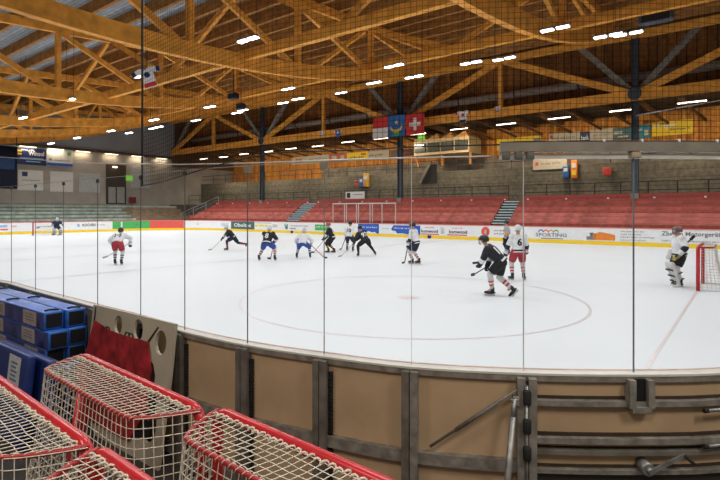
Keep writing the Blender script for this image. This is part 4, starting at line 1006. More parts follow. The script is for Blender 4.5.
# ------------------------------------------------------------------ protective net above the glass
sA = near_s(140.5); sB = js[-1]-.4
t = thing('safety_net', 'black protective netting hanging above the near glass from the roof', 'net', near_frame((sA+sB)/2)[0]+UP*2.6)
cell = .046; zN = 6.2
nv = int((sB-sA)/cell)
def net_bottom(s_): return 2.60+.20*min(1, max(0, (s_-sA)/2.2)) + .035*sin(s_*2.1)*max(0, 1-(s_-sA)/3.5)
mk = MB(); wv = .0014
for k in range(nv+1):
    s_ = sA+k*cell; p, tt, nn = near_frame(s_); p = p+nn*.02
    z0 = net_bottom(s_)
    wob = [p+nn*(.015*sin(z*3+s_*4))+UP*z for z in (z0, (z0+zN)/2, zN)]
    for A_, B_ in zip(wob, wob[1:]):
        mk.quad(A_-tt*wv, A_+tt*wv, B_+tt*wv, B_-tt*wv)
        mk.quad(A_-nn*wv, A_+nn*wv, B_+nn*wv, B_-nn*wv)
nh = int((zN-2.6)/cell)
ks = list(range(0, nv+1, 3))
for j in range(nh):
    pts = []
    for k in ks:
        s_ = sA+k*cell; z = net_bottom(s_)+j*cell*(zN-net_bottom(s_))/(zN-2.6)
        p, tt, nn = near_frame(s_); pts.append((p+nn*(.02+.015*sin(z*3+s_*4))+UP*z, nn))
    for (A_, n1), (B_, n2) in zip(pts, pts[1:]):
        mk.quad(A_-UP*wv, B_-UP*wv, B_+UP*wv, A_+UP*wv)
        mk.quad(A_-n1*wv, B_-n2*wv, B_+n2*wv, A_+n1*wv)
o_ = mk.build('mesh', NETDARK, t); o_['kind'] = 'stuff'
mk = MB(); p, tt, nn = near_frame(sA); mk.tube([p+nn*.02+UP*2.58, p+nn*.02+UP*zN], .010, 6); mk.build('edge_rope', BLACK, t)
mk = MB(); mk.tube([near_frame(sA+(sB-sA)*k/60)[0]+near_frame(sA+(sB-sA)*k/60)[2]*.02+UP*net_bottom(sA+(sB-sA)*k/60) for k in range(61)], .006, 5); mk.build('bottom_rope', BLACK, t)
# bright steel cable over the glass
CABLE = mat('bright steel cable', (.66, .66, .64), .35, .1)
cpts = [P(-30, 155, 9.2), P(0, 157, 8.6), P(45, 160.2, 7.5), P(90, 163, 6.5), P(180, 164.5, 5.15), P(250, 163, 4.6), P(320, 160.5, 4.25), P(400, 158, 4.0), P(497, 156, 3.86)]
mk = MB(); mk.tube(cpts, .006, 6); tag(mk.build('steel_cable', CABLE), 'bright steel cable stretched above the near glass, left of the grey beam', 'cable')
p635 = P(635, 115.5, 3.9)
mk = MB(); mk.tube([on_v(636, 115.5, 40.9), on_v(760, 93, 40.9)], .05, 6); tag(mk.build('steel_cable', CABLE), 'thin bright cable running right from the thick column', 'cable')

# ------------------------------------------------------------------ goals
def goal(name, label, c, a, fz, cell=.055, cr=.0032, pipe=.03, group=None, near=True):
    """c = middle of the mouth on the floor, a = unit vector along the mouth, rear on the right-hand side of a."""
    c = V3(c); a = V3(a).normalized(); b = V3((a.y, -a.x, 0))
    t = thing(name, label, 'hockey goal', V3((c.x, c.y, fz)), 0, group)
    Wd, Hh = .945, 1.25
    def Q(x, y, z): return V3((c.x, c.y, fz))+a*x+b*y+UP*z
    rc = .10
    fr = [Q(-Wd, 0, 0)]+[Q(-Wd+rc*(1-cos(q)), 0, Hh-rc+rc*sin(q)) for q in (0, .4, .8, 1.2, pi/2)]+[Q(Wd-rc*(1-cos(q)), 0, Hh-rc+rc*sin(q)) for q in (pi/2, 1.2, .8, .4, 0)]+[Q(Wd, 0, 0)]
    mk = MB(); mk.tube(fr, pipe*(1.15 if near else 1), 12); mk.build('front_frame', RED, t)
    top = catmull([(-Wd, .0, 0), (-.87, .16, 0), (-.77, .31, 0), (-.66, .36, 0), (-.2, .365, 0), (.2, .365, 0), (.66, .36, 0), (.77, .31, 0), (.87, .16, 0), (Wd, .0, 0)], 4)
    base = catmull([(-Wd, .0, 0), (-.95, .25, 0), (-.90, .46, 0), (-.72, .58, 0), (-.25, .60, 0), (.25, .60, 0), (.72, .58, 0), (.90, .46, 0), (.95, .25, 0), (Wd, .0, 0)], 4)
    PT = Path([V3((p.x, p.y, 0)) for p in top]); PB = Path([V3((p.x, p.y, 0)) for p in base])
    zt, zb = Hh-.0, .03
    mk = MB(); mk.tube([Q(p.x, p.y, zt) for p in top], .0155 if near else .025, 8); mk.build('rear_top_bar', mat('worn red enamel', (.36, .02, .022), .4), t)
    mk = MB(); mk.tube([Q(p.x, p.y, zb) for p in base], .022, 8); mk.build('base_frame', RED if near else WHITE, t)
    mk = MB(); mk.tube([Q(0, .365, zt), Q(0, .47, .6), Q(0, .6, zb)], .018, 6); mk.build('centre_support', RED if near else WHITE, t)
    # netting: back and sides
    def S(f, g):
        p = PT.at(f*PT.L); q = PB.at(f*PB.L); sag = .03*sin(pi*g)
        x = p.x+(q.x-p.x)*g; y = p.y+(q.y-p.y)*g-sag*(1 if 0 < f < 1 else 0)*min(1, 6*f, 6*(1-f))
        return Q(x*(1.012), y+.012, zt+(zb-zt)*g)
    nu = int(PT.L/cell); ng = int(1.2/cell)
    mk = MB(); sides = 4 if near else 3
    for i in range(1, nu):
        f = i/nu; mk.tube([S(f, g/6) for g in range(7)], cr, sides, caps=False)
    for j in range(ng+1):
        g = j/ng; mk.tube([S(i/36, g) for i in range(37)], cr, sides, caps=False)
    mk.build('back_netting', CORD, t)
    # netting: top
    mk = MB(); nt_ = int(.365/cell)
    def top_y(x):
        best = None
        for p, q in zip(top, top[1:]):
            if p.x <= x <= q.x: return p.y+(q.y-p.y)*(x-p.x)/max(1e-6, q.x-p.x)
        return 0
    def top_x(y):
        for p, q in zip(top, top[1:]):
            if p.y <= y <= q.y: return abs(p.x+(q.x-p.x)*(y-p.y)/max(1e-6, q.y-p.y))
        return .6
    nx = int(1.9/cell)
    for i in range(nx+1):
        x = -.93+1.86*i/nx; y1 = top_y(x)
        if y1 > .06: mk.tube([Q(x, .036, zt+.004), Q(x, y1*.5, zt+.004), Q(x, y1, zt+.018)], cr, sides, caps=False)
    for j in range(1, nt_+1):
        y = .365*j/(nt_+.6); xx = top_x(y)
        mk.tube([Q(-xx+2*xx*i/10, y+.008*sin(i*2.1+j), zt+.006+.014*abs(sin(i*1.3+j))*0) for i in range(11)], cr, sides, caps=False)
    mk.build('top_netting', CORD, t)
    if near:
        mk = MB(); L_ = []
        for k in range(240):
            x = -.90+1.80*k/239; ang = k*.95
            L_.append(Q(x, .050+.015*cos(ang)+.008*sin(k*.37), zt+.004+.013*sin(ang)))
        mk.tube(L_, .0065, 5); mk.build('lacing', CORD, t)
        mk = MB(); L_ = []
        for k in range(200):
            f = .03+.94*k/199; p = PT.at(f*PT.L); ang = k*1.2
            L_.append(Q(p.x, p.y+.0175*cos(ang), zt+.0175*sin(ang)))
        mk.tube(L_, .0032, 4); mk.build('rear_lacing', CORD, t)
    return t
aN = V3((.76, -.65, 0))
goal('hockey_goal', 'red framed goal with white net standing in front of the goal target board', (-1.73, 3.845, 0), aN, FZ)
goal('hockey_goal', 'red framed goal before the plain tan board panels, cut off by the bottom edge', (-.19, 2.62, 0), aN, FZ)
goal('hockey_goal', 'red framed goal in the bottom left corner in front of the blue mats', (-2.18, 3.35, 0), aN, FZ)
goal('hockey_goal', 'red framed goal at the bottom edge between its three neighbours, mostly cut off', (-.68, 2.09, 0), aN, FZ)
gr = G(698, 291)+VD*.945
goal('hockey_goal', 'red goal with white net on the ice behind the goalkeeper in white', gr, VD, 0, cell=.085, cr=.0042, pipe=.05, near=False)
gl_ = UV(-53.2, 19.9)
goal('hockey_goal', 'distant goal beside the far goalkeeper at the left end of the ice', gl_, VD*-1, 0, cell=.11, cr=.006, pipe=.06, near=False)

# ------------------------------------------------------------------ blue cartons stacked along the boards
CARTB = mat('blue shiny carton', (.030, .15, .58), .35, var=.25, scale=5, spec=.6)
CARTF = mat('purple blue carton side', (.075, .085, .27), .4, var=.35, scale=4)
LABELP = mat('paper label', (.52, .43, .40), .7, var=.12, scale=12)
HOLE = mat('black carton end', (.006, .006, .008), .7)
lay = ['topmost', 'second from the top', 'third from the top', 'fourth from the top', 'fifth from the top', 'lowest']
for row, (v, u_end) in enumerate(((2.60, -6.66), (2.84, -6.62))):
    for k in range(6):
        jut = [0, .13, .04, .10, .0, .05][k] if row == 0 else [0, .04, .02, .05, 0, 0][k]
        zt_ = 1.085-.217*k; u1 = u_end+jut; L_ = 3.4
        C = UV(u1-L_/2, v, zt_-.1065)
        t = thing('carton', 'long blue carton, %s in the %s stack along the rink boards' % (lay[k], 'front' if row == 0 else 'rear'), 'carton', C-UP*.1065, 0, 'blue cartons stacked along the boards')
        mk = MB(); mk.rbox(C, UD*L_/2, VD*.112, UP*.1065, .012)
        mk.build('body', CARTB, t)
        if row == 0:
            mk = MB(); mk.box(C-VD*.1125, UD*(L_/2-.015), VD*.002, UP*.098); mk.build('wrapped_side', CARTF, t)
            for q in range(3):
                mk = MB(); uu = L_/2-.42-1.05*q-(.18 if k % 2 else 0); cc = C+UD*uu-VD*.1165+UP*.0
                mk.box(cc, UD*.20, VD*.002, UP*.085); lb = mk.build('paper_label', LABELP, t)
                mk = MB()
                for r_ in range(3): mk.box(cc-VD*.003+UP*(.045-.035*r_), UD*.13, VD*.001, UP*.006)
                mk.build('print', GREYTXT, lb)
        mk = MB(); mk.box(C+UD*(L_/2+.001), VD*.088, UD*.004, UP*.082); mk.build('open_end', HOLE, t)
        if k == 0:
            for q in (0, 1, 2):
                mk = MB(); cc = C+UD*(L_/2-.06-1.25*q)+UP*.115
                mk.tube([cc-VD*.07-UD*.03, cc-VD*.03+UP*.012, cc+VD*.03+UP*.012+UD*.03, cc+VD*.07], .012, 6); mk.build('strap_clip', BLACK, t)
# blue vinyl mats leaning in front of the cartons
MATB = mat('dark blue vinyl mat', (.012, .032, .17), .4, var=.12, scale=3, spec=.5)
def vinyl_mat(u1, v, L_, zt_, th, lean, label, sticker):
    A_ = UV(u1, v, zt_); B_ = UV(u1, v-lean, FZ)
    up = (A_-B_); h = up.length; upn = up.normalized(); nrm = upn.cross(UD).normalized()
    C = (A_+B_)/2-UD*L_/2
    t = thing('crash_mat', label, 'mat', V3((C.x, C.y, FZ)))
    mk = MB(); mk.rbox(C, UD*L_/2, nrm*th/2, upn*h/2, .03, seg=3); mk.build('body', MATB, t)
    sgn = 1 if nrm.y < 0 else -1
    if sticker:
        mk = MB(); cc = C+nrm*sgn*(th/2+.003)+UD*(L_/2-.30)+upn*(h/2-.21); mk.box(cc, UD*.16, nrm*.002, upn*.165); lb = mk.build('paper_label', mat('white sticker', (.60, .61, .66), .6, var=.1, scale=14), t)
        mk = MB()
        for r_ in range(5): mk.box(cc+nrm*sgn*.003+upn*(.09-.045*r_)-UD*.01*(r_ % 2), UD*(.09-.02*(r_ % 2)), nrm*.001, upn*.010)
        mk.build('print', mat('label blue print', (.12, .18, .34), .6), lb)
vinyl_mat(-6.05, 2.15, 1.7, .76, .10, .10, 'dark blue vinyl mat with a white label, leaning in front of the carton stacks', True)
vinyl_mat(-5.92, 2.31, 1.5, .69, .12, .08, 'dark blue vinyl mat without label, behind the labelled one', False)

# ------------------------------------------------------------------ goal target board with red figure cloth
SHEET = mat('cream target sheet', (.50, .455, .37), .55, var=.08, scale=2)
uL, uR = -6.14, -4.45
Wt = uR-uL; Ht = 1.36
O = UV((uL+uR)/2, 2.74, FZ+.0); leanv = (VD*.12+UP*Ht).normalized(); O2 = O+UP*(1.20-FZ-Ht)*0
def TQ(x, y, off=0.): return UV((uL+uR)/2, 2.72, FZ)+UD*x+leanv*y-leanv.cross(UD).normalized()*off*(-1)
nt_n = leanv.cross(UD).normalized()
if nt_n.y > 0: nt_n = -nt_n
def TQ(x, y, off=0.): return UV((uL+uR)/2, 2.715, FZ)+UD*x+leanv*y+nt_n*off
Ht = 1.42
hw = Wt/2
def ell(cx, cy, rx, ry, n=16): return [(cx+rx*cos(2*pi*k/n), cy+ry*sin(2*pi*k/n)) for k in range(n)]
def slot(cx, cy, w, h):
    return [(cx+w*cos(a)*.5, cy+h*.5-w*.5+w*.5*sin(a)) for a in [pi*k/8 for k in range(9)]]+[(cx+w*.5*cos(a), cy-h*.5+w*.5+w*.5*sin(a)) for a in [pi+pi*k/8 for k in range(9)]]
outer = [(-hw, .35), (-hw+.20, .55), (-hw+.22, .0), (hw-.25, .0), (hw-.25, .4), (hw-.02, .5), (hw, Ht), (-hw+.0, Ht), (-hw-.10, .8)]
outer = [(-hw-.06, .25), (-hw+.30, .0), (hw-.10, .0), (hw-.02, .9), (hw, Ht), (-hw, Ht), (-hw-.03, .9)]
holes = [slot(-.24, Ht-.155, .17, .20), slot(.18, Ht-.15, .18, .22), ell(.62, Ht-.215, .10, .12), ell(-.62, .45, .15, .2), ell(.50, .40, .16, .2)]
vs, fs = flat_shape(outer, holes, .03)
t = thing('goal_target', 'cream goal target board with cut-out holes leaning against the rink boards', 'target board', UV((uL+uR)/2, 2.7, FZ))
mk = MB(); mk.add([TQ(p.x, p.y, p.z) for p in vs], fs); mk.build('sheet', SHEET, t)
mk = MB(); mk.tube([TQ(-hw+.07, Ht-.02, .02), TQ(-hw+.075, Ht-.30, .03)], .008, 5); mk.build('cord', BLACK, t)
mk = MB(); mk.tube([TQ(.56, Ht-.07, .02), TQ(.38, Ht-.27, .03)], .008, 5); mk.build('cord', BLACK, t)
mk = MB(); mk.tube([TQ(.52, Ht-.78, .02), TQ(.60, Ht-1.1, .03)], .008, 5); mk.build('cord', BLACK, t)
for x in (-.45, -.02, .06):
    mk = MB(); mk.tube([TQ(x-.05, Ht-.245, .02), TQ(x-.03, Ht-.205, .025), TQ(x+.03, Ht-.205, .025), TQ(x+.05, Ht-.25, .02)], .006, 5); mk.build('tie', BLACK, t)
CLOTH = mat('crimson figure cloth', (.40, .022, .030), .7, var=.3, scale=7, bump=.25)
cl = [(-hw+.10, Ht-.17), (-.40, Ht-.23), (-.05, Ht-.245), (.22, Ht-.235), (.42, Ht-.24), (.52, Ht-.50), (.50, Ht-.92), (.20, Ht-1.28), (-.75, Ht-1.28), (-hw-.05, Ht-.60), (-hw+.02, Ht-.40)]
vs, fs = flat_shape(cl, [], .016)
t = thing('figure_cloth', 'crimson cloth with a faint gold emblem tied across the cream target board', 'cloth', TQ(-.2, .2, .04))
mk = MB(); mk.add([TQ(p.x, p.y, .034+p.z) for p in vs], fs); mk.build('cloth', CLOTH, t)
mk = MB()
for (x, y, r_) in ((-.28, Ht-.80, .03), (-.18, Ht-.84, .035), (-.10, Ht-.78, .03), (-.22, Ht-.92, .03), (-.05, Ht-.90, .025), (-.32, Ht-.90, .02), (.04, Ht-.98, .02)):
    mk.add([TQ(x+r_*cos(k*pi/4)*(1 if k % 2 else .5), y+r_*sin(k*pi/4)*(1.3 if k % 2 else .6), .045) for k in range(8)], [list(range(8))])
mk.build('emblem', mat('faded gold print', (.50, .27, .05), .7), t)
mk = MB(); bl = [(.38, Ht-.40), (.52, Ht-.44), (.57, Ht-.55), (.56, Ht-.68), (.64, Ht-.76), (.56, Ht-1.15), (.2, Ht-1.25), (.1, Ht-1.0)]
vs, fs = flat_shape(bl, [], .006); mk.add([TQ(p.x, p.y, .021+p.z) for p in vs], fs); mk.build('black_trim', BLACK, t)
# ------------------------------------------------------------------ people
SKIN = mat('skin', (.52, .30, .20), .55, var=.06)
UNDER = mat('dark base layer', (.03, .03, .035), .8)
JW = mat('white jersey cloth', (.76, .77, .79), .75, var=.08, scale=9)
JB = mat('black jersey cloth', (.018, .019, .024), .75, var=.15, scale=9)
JG = mat('grey jersey cloth', (.36, .37, .38), .75, var=.08)
JN = mat('navy jersey cloth', (.022, .028, .07), .75, var=.1)
PR = mat('red hockey trousers', (.42, .035, .05), .7, var=.12)
PBL = mat('royal blue trousers', (.03, .085, .36), .7, var=.12)
PN = mat('dark navy trousers', (.018, .024, .05), .75, var=.12)
PB_ = mat('black trousers', (.012, .012, .015), .75, var=.12)
SW = mat('white sock', (.62, .62, .62), .85, var=.08)
SR = mat('red sock stripe', (.52, .06, .05), .85)
SY = mat('yellow stripe', (.62, .45, .04), .85)
GLB = mat('black glove leather', (.015, .016, .022), .6)
GLW = mat('white glove leather', (.55, .55, .55), .6)
HB = mat('black helmet shell', (.015, .015, .018), .3, spec=.5)
HWm = mat('white helmet shell', (.68, .69, .70), .3, spec=.5)
HR = mat('red helmet shell', (.42, .07, .06), .35, spec=.5)
HM = mat('dull red mask', (.22, .13, .125), .5)
STICK = mat('dark hockey stick', (.02, .02, .022), .5)
STICKR = mat('red hockey stick', (.50, .09, .06), .5)
STICKW = mat('pale hockey stick', (.42, .41, .40), .5)
BOOT = mat('black skate boot', (.014, .014, .016), .45, spec=.5)
BLADE = mat('skate blade steel', (.45, .46, .48), .3, .7)
PADW = mat('white pad leather', (.60, .60, .58), .6, var=.08)

def ik(A, C, l1, l2, pole):
    d = C-A; L = d.length; mx = (l1+l2)*.995
    if L > mx: C = A+d*(mx/L); L = mx
    dn = (C-A).normalized(); a = (l1*l1-l2*l2+L*L)/(2*L); h = sqrt(max(0, l1*l1-a*a))
    pp = pole-dn*pole.dot(dn); pp.normalize()
    return A+dn*a+pp*h, C
def soft(A, B, C, k=.06):
    """joint B rounded off: a polyline from A to C."""
    a = (A-B).normalized()*k; c = (C-B).normalized()*k
    return [A, A.lerp(B, .5), B+a, B+(a+c)*.25, B+c, B.lerp(C, .5), C]

def player(label, px, py, facing, hip=(0, 0, .95), lean=.25, side=0., twist=0., feet=((-.18, 0), (.18, 0)), stick=None, hands=None, top='L',
           jersey=JW, stripe=JB, pants=PB_, sock=SW, sockstripe=None, glove=GLB, helmet=HB, number=None, numcol=None, look=(0, 1, 0), scale=1.,
           goalie=False, stickm=STICK, stick_label='', cage=True, toe=None, kneeout=.25, sleeves=None, z=0.):
    loc = G(px, py, z)
    t = thing('person', label, 'person', loc, facing-pi/2)
    s = scale
    R, Fw, U = V3((1, 0, 0)), V3((0, 1, 0)), V3((0, 0, 1))
    M = Matrix.Translation(loc) @ Matrix.Rotation(facing-pi/2, 4, 'Z')
    def W(p): return M @ (V3(p)*s)
    def build(mk, nm, mt, par=None, **k):
        mk.v = [W(p) for p in mk.v]; return mk.build(nm, mt, par or t, **k)
    hipc = V3(hip)
    T = V3((sin(side), sin(lean)*cos(side), cos(lean)*cos(side))).normalized()
    pelR = R.copy(); shR = (R*cos(twist)+Fw*sin(twist)); shR = (shR-T*shR.dot(T)).normalized()
    Tf = shR.cross(T)*-1 if False else T.cross(shR)     # torso forward
    chest = hipc+T*.36; neck = hipc+T*.53
    hd = V3(look).normalized()
    headc = neck+(T*.5+U*.5).normalized()*.19
    hu = (U-hd*U.dot(hd)).normalized(); hr = hd.cross(hu)
    hips = [hipc-pelR*.10, hipc+pelR*.10]
    ank, knee = [], []
    for i in (0, 1):
        f = feet[i]; A_ = V3((f[0], f[1], .17+(f[2] if len(f) > 2 else 0)))
        K, A_ = ik(hips[i], A_, .45, .43, Fw*1.0+R*(kneeout*(-1 if i == 0 else 1)))
        knee.append(K); ank.append(A_)
    sh = [chest+T*.11-shR*.205, chest+T*.11+shR*.205]
    # hands: on the stick, or given
    hp = [None, None]
    st = None
    if stick:
        butt, heel, toe_ = [V3(q) for q in stick]
        ax = (heel-butt).normalized()
        i0 = 0 if top == 'L' else 1
        hp[i0] = butt+ax*.05; hp[1-i0] = butt+ax*.48
        st = (butt, heel, toe_)
    if hands:
        for i in (0, 1):
            if hands[i] is not None: hp[i] = V3(hands[i])
    elb, wr = [], []
    for i in (0, 1):
        if hp[i] is None: hp[i] = sh[i]-U*.45+Fw*.15
        E, Wr = ik(sh[i], hp[i], .31, .30, (shR*(-1 if i == 0 else 1)*.8-U*.6-Tf*.5))
        elb.append(E); wr.append(Wr)
    # one continuous body
    vs = [hipc, hipc+T*.18, chest, neck, neck.lerp(headc, .55), headc, headc+hu*.07, headc+hd*.075-hu*.01]; rs = [.115, .11, .125, .055, .07, .082, .055, .022]
    ed = [(0, 1), (1, 2), (2, 3), (3, 4), (4, 5), (5, 6), (5, 7)]
    for i in (0, 1):
        k = len(vs); sgn = -1 if i == 0 else 1
        hx = (wr[i]-elb[i]).normalized()
        vs += [sh[i], elb[i], wr[i], wr[i]+hx*.09]; rs += [.065, .045, .034, .035]; ed += [(2, k), (k, k+1), (k+1, k+2), (k+2, k+3)]
        k = len(vs); fd = Fw
        vs += [hips[i], knee[i], ank[i], ank[i]-U*.06+fd*.12]; rs += [.09, .06, .042, .035]; ed += [(0, k), (k, k+1), (k+1, k+2), (k+2, k+3)]
    me = skin_mesh([W(v) for v in vs], ed, [r*s for r in rs], 1)
    Mi = M.inverted()
    me.transform(Mi); me.materials.clear(); me.materials.append(SKIN)
    ob = bpy.data.objects.new('body', me); COL.objects.link(ob); ob.parent = t
    # jersey
    n = 16
    def ringt(c, rx, ry, X, Y): return [c+X*(rx*cos(2*pi*k/n))+Y*(ry*sin(2*pi*k/n)) for k in range(n)]
    mk = MB()
    bl = [(-.06, .215, .17, 0), (-.02, .21, .165, 1), (.035, .205, .16, 0), (.10, .20, .155, 0), (.20, .205, .16, 0), (.30, .222, .17, 0), (.38, .235, .168, 0), (.44, .225, .15, 0), (.49, .15, .115, 0), (.53, .085, .085, 0)]
    g = 1.16 if goalie else 1.
    rings, mis = [], []
    for (h_, rx, ry, m_) in bl:
        w = min(1, max(0, h_/.35)); X = (pelR*(1-w)+shR*w); X = (X-T*X.dot(T)).normalized(); Y = T.cross(X)
        rings.append(ringt(hipc+T*h_, rx*g, ry*g, X, Y)); mis.append(m_)
    mk.loft(rings, mis=mis)
    for i in (0, 1):
        pl = soft(sh[i]-shR*(.05 if i else -.05), elb[i], wr[i])
        mk.tube(pl, [x*g for x in (.105, .102, .09, .086, .08, .074, .062)], 12, mis=[0, 0, 0, 1, 1, 0, 0])
        mk.ball(sh[i]+T*.0, shR*.11*g, Tf*.105*g, T*.105*g, 12, 8, mi=0)
    J = build(mk, 'jersey', [jersey, stripe])
    if number:
        bt = BVHTree.FromPolygons([tuple(v.co) for v in J.data.vertices], [tuple(p.vertices) for p in J.data.polygons])
        c_ = (hipc+T*.28); tm = MB(); text_into(tm, number, c_, shR, T, h=.25, bold=.03)
        out = []
        for p in tm.v:
            o_ = (p-Tf*.6)*s; hit = bt.ray_cast(o_, Tf)
            out.append((hit[0] if hit[0] else p*s-Tf*.2*s)-Tf*.012)
        tm.v = [M @ p for p in out]
        tm.build('back_number', numcol or (JB if jersey in (JW, JG) else JW), J)
    # trousers
    mk = MB(); rg = []
    for (h_, rx, ry) in ((.08, .17, .135), (.0, .185, .15), (-.08, .18, .15), (-.13, .15, .12)):
        rg.append(ringt(hipc+T*max(0, h_)+U*min(0, h_), rx*g, ry*g, pelR, Fw if h_ <= 0 else T.cross(pelR)))
    mk.loft(rg[::-1])
    for i in (0, 1):
        B_ = hips[i].lerp(knee[i], .86); mk.tube([hips[i]+U*.03, hips[i].lerp(knee[i], .3), hips[i].lerp(knee[i], .62), B_], [.125*g, .135*g, .128*g, .112*g], 12)
    build(mk, 'trousers', pants)
    # socks, skates
    for i in (0, 1):
        A_, K = ank[i], knee[i]
        pts = [K+(hips[i]-K).normalized()*.07, K, K.lerp(A_, .2), K.lerp(A_, .38), K.lerp(A_, .50), K.lerp(A_, .62), K.lerp(A_, .74), K.lerp(A_, .95)]
        mk = MB(); mk.tube(pts, [.075, .088, .078, .074, .07, .066, .06, .052], 10, mis=[0, 0, 0, 1, 0, 1, 0, 0]); build(mk, 'sock', [sock, sockstripe or sock])
        fd = V3((0, 1, 0))
        if toe: a_ = toe[i]; fd = V3((sin(a_), cos(a_), 0))
        sd = V3((fd.y, -fd.x, 0)); down = (A_-K).normalized()
        base = V3((A_.x, A_.y, A_.z-.17))
        lift = feet[i][2] if len(feet[i]) > 2 else 0
        if lift > .03:      # pushing foot: boot follows the shin
            d2 = down; fd2 = (fd-d2*fd.dot(d2)).normalized(); base = A_+d2*.17-d2*.0; fd = fd2; up2 = -d2
        else: up2 = U; base = V3((A_.x, A_.y, 0))
        mk = MB(); mk.tube([A_+up2*.08, A_+up2*.02-fd*.01, base+up2*.085-fd*.005], [.052, .055, .05], 10)
        mk.ball(base+up2*.085+fd*.06, sd*.045, fd*.155, up2*.045, 12, 8); b_ = build(mk, 'skate', BOOT)
        mk = MB(); mk.box(base+up2*.022+fd*.06, sd*.003, fd*.14, up2*.022); mk.box(base+up2*.045+fd*.12, sd*.012, fd*.03, up2*.012); mk.box(base+up2*.045-fd*.02, sd*.012, fd*.03, up2*.012)
        build(mk, 'blade', BLADE, b_)
    # gloves
    for i in (0, 1):
        hx = (wr[i]-elb[i]).normalized(); sd = hx.orthogonal().normalized()
        if st: sd = (st[1]-st[0]).normalized(); sd = (sd-hx*sd.dot(hx)); sd = sd.normalized() if sd.length > 1e-3 else hx.orthogonal().normalized()
        nr = hx.cross(sd)
        mk = MB(); mk.tube([wr[i]-hx*.13, wr[i]-hx*.02], [.075, .058], 10); c_ = wr[i]+hx*.03
        mk.ball(c_, sd*.062, hx*.062, nr*.046, 10, 7)
        for q in range(4):
            p0 = c_+sd*(-.042+.028*q)+hx*.045; ln = (.05, .058, .054, .042)[q]
            mk.tube([p0, p0+hx*ln*.5+nr*.012, p0+hx*ln*.55+nr*.05, p0+hx*ln*.1+nr*.065], [.017, .017, .016, .012], 6)
        mk.tube([c_-sd*.05+hx*.0, c_-sd*.075+hx*.03+nr*.02, c_-sd*.055+hx*.055+nr*.05], [.019, .018, .013], 6)
        build(mk, 'glove', glove)
    # helmet
    mk = MB()
    mk.ball(headc+hu*.025-hd*.005, hr*.118, hd*.142, hu*.128, 16, 12, keep=lambda x, y, z_: (z_ > -.05 if y > .35 else z_ > -.55))
    mk.box(headc+hu*.03+hd*.13, hr*.06, hd*.012, hu*.012)
    hm = build(mk, 'helmet', helmet)
    mk = MB()
    if goalie:
        mk.ball(headc-hu*.01+hd*.01, hr*.112, hd*.15, hu*.145, 14, 10, keep=lambda x, y, z_: y > .3 and (z_ < -.35 or abs(x) > .5)); build(mk, 'mask', helmet, hm); mk = MB()
    if cage:
        for q in range(-2, 3):
            mk.tube([headc+hu*(.02-.0)+hr*q*.036+hd*(.135-.012*abs(q)), headc-hu*.06+hr*q*.036+hd*(.14-.012*abs(q)), headc-hu*.12+hr*q*.025+hd*.10], .004, 4)
        for zz in (-.01, -.05, -.09):
            mk.tube([headc+hu*zz-hr*.10+hd*.06, headc+hu*zz-hr*.05+hd*.125, headc+hu*zz+hd*.14, headc+hu*zz+hr*.05+hd*.125, headc+hu*zz+hr*.10+hd*.06], .004, 4)
        build(mk, 'face_cage', STEEL, hm)
    for sgn in (-1, 1):
        mk = MB(); mk.ball(headc+hr*.032*sgn+hd*.078+hu*.012, hr*.014, hd*.01, hu*.009, 8, 6); build(mk, 'eye', BLACK)
    mk = MB(); mk.ball(headc-hu*.055+hd*.07, hr*.028, hd*.012, hu*.007, 8, 6); build(mk, 'mouth', mat('lips', (.35, .12, .10), .6))
    if goalie:
        for i in (0, 1):
            sg = -1 if i == 0 else 1
            A_, K = ank[i], knee[i]; ax_ = (K-A_).normalized(); f_ = V3((0, 1, 0)); f_ = (f_-ax_*f_.dot(ax_)).normalized(); s_ = f_.cross(ax_)
            mk = MB(); C_ = A_.lerp(K, .62)+f_*.10; mk.rbox(C_, s_*.125, f_*.055, ax_*.37, .05, seg=3)
            mk.rbox(A_+f_*.15-ax_*.10, s_*.12, f_*.10, ax_*.05, .03)
            pd = build(mk, 'leg_pad', PADW)
            mk = MB()
            for zz in (-.22, -.05, .14): mk.box(C_+f_*.077+ax_*zz, s_*.135, f_*.004, ax_*.028)
            build(mk, 'pad_stripe', GLB if jersey is JW else JN, pd)
            mk = MB()
            for zz in (-.2, .0): mk.tube([C_-f_*.06+ax_*zz-s_*.13, C_-f_*.2+ax_*zz-s_*.05, C_-f_*.2+ax_*zz+s_*.05, C_-f_*.06+ax_*zz+s_*.13], .014, 5)
            build(mk, 'strap', BLACK, pd)
        hx = (wr[0]-elb[0]).normalized(); mk = MB(); mk.ball(wr[0]+hx*.1, hx*.14, Tf*.07, hx.cross(Tf).normalized()*.13, 12, 8); build(mk, 'catching_glove', mat('yellow and black glove', (.42, .36, .05), .6, c2=(.03, .03, .03), scale=14) if jersey is JW else GLW)
        hx = (wr[1]-elb[1]).normalized(); sd = hx.orthogonal().normalized(); mk = MB(); mk.rbox(wr[1]+hx*.06+Tf*.06, hx*.17, sd*.10, hx.cross(sd)*.035, .02); build(mk, 'blocker', PADW)
    if st:
        butt, heel, toe_ = st
        q = thing('hockey_stick', stick_label, 'hockey stick', M @ (heel*s), facing-pi/2)
        mk = MB()
        if goalie:
            ax_ = (heel-butt).normalized(); mid = butt.lerp(heel, .55); mk.bar(butt, mid, .03, .022); mk.bar(mid, heel, .07, .025)
        else: mk.bar(butt, heel, .032, .024)
        mk.v = [W(p) for p in mk.v]; mk.build('shaft', stickm, q)
        mk = MB(); mk.bar(heel, toe_, .014, .075 if not goalie else .09); mk.v = [W(p) for p in mk.v]; mk.build('blade', STICK if stickm is not STICKW else STICKW, q)
        mk = MB(); mk.bar(butt, butt.lerp(heel, .07), .038, .03); mk.v = [W(p) for p in mk.v]; mk.build('grip_tape', WHITE if stickm is STICK else BLACK, q)
    return t

D = radians
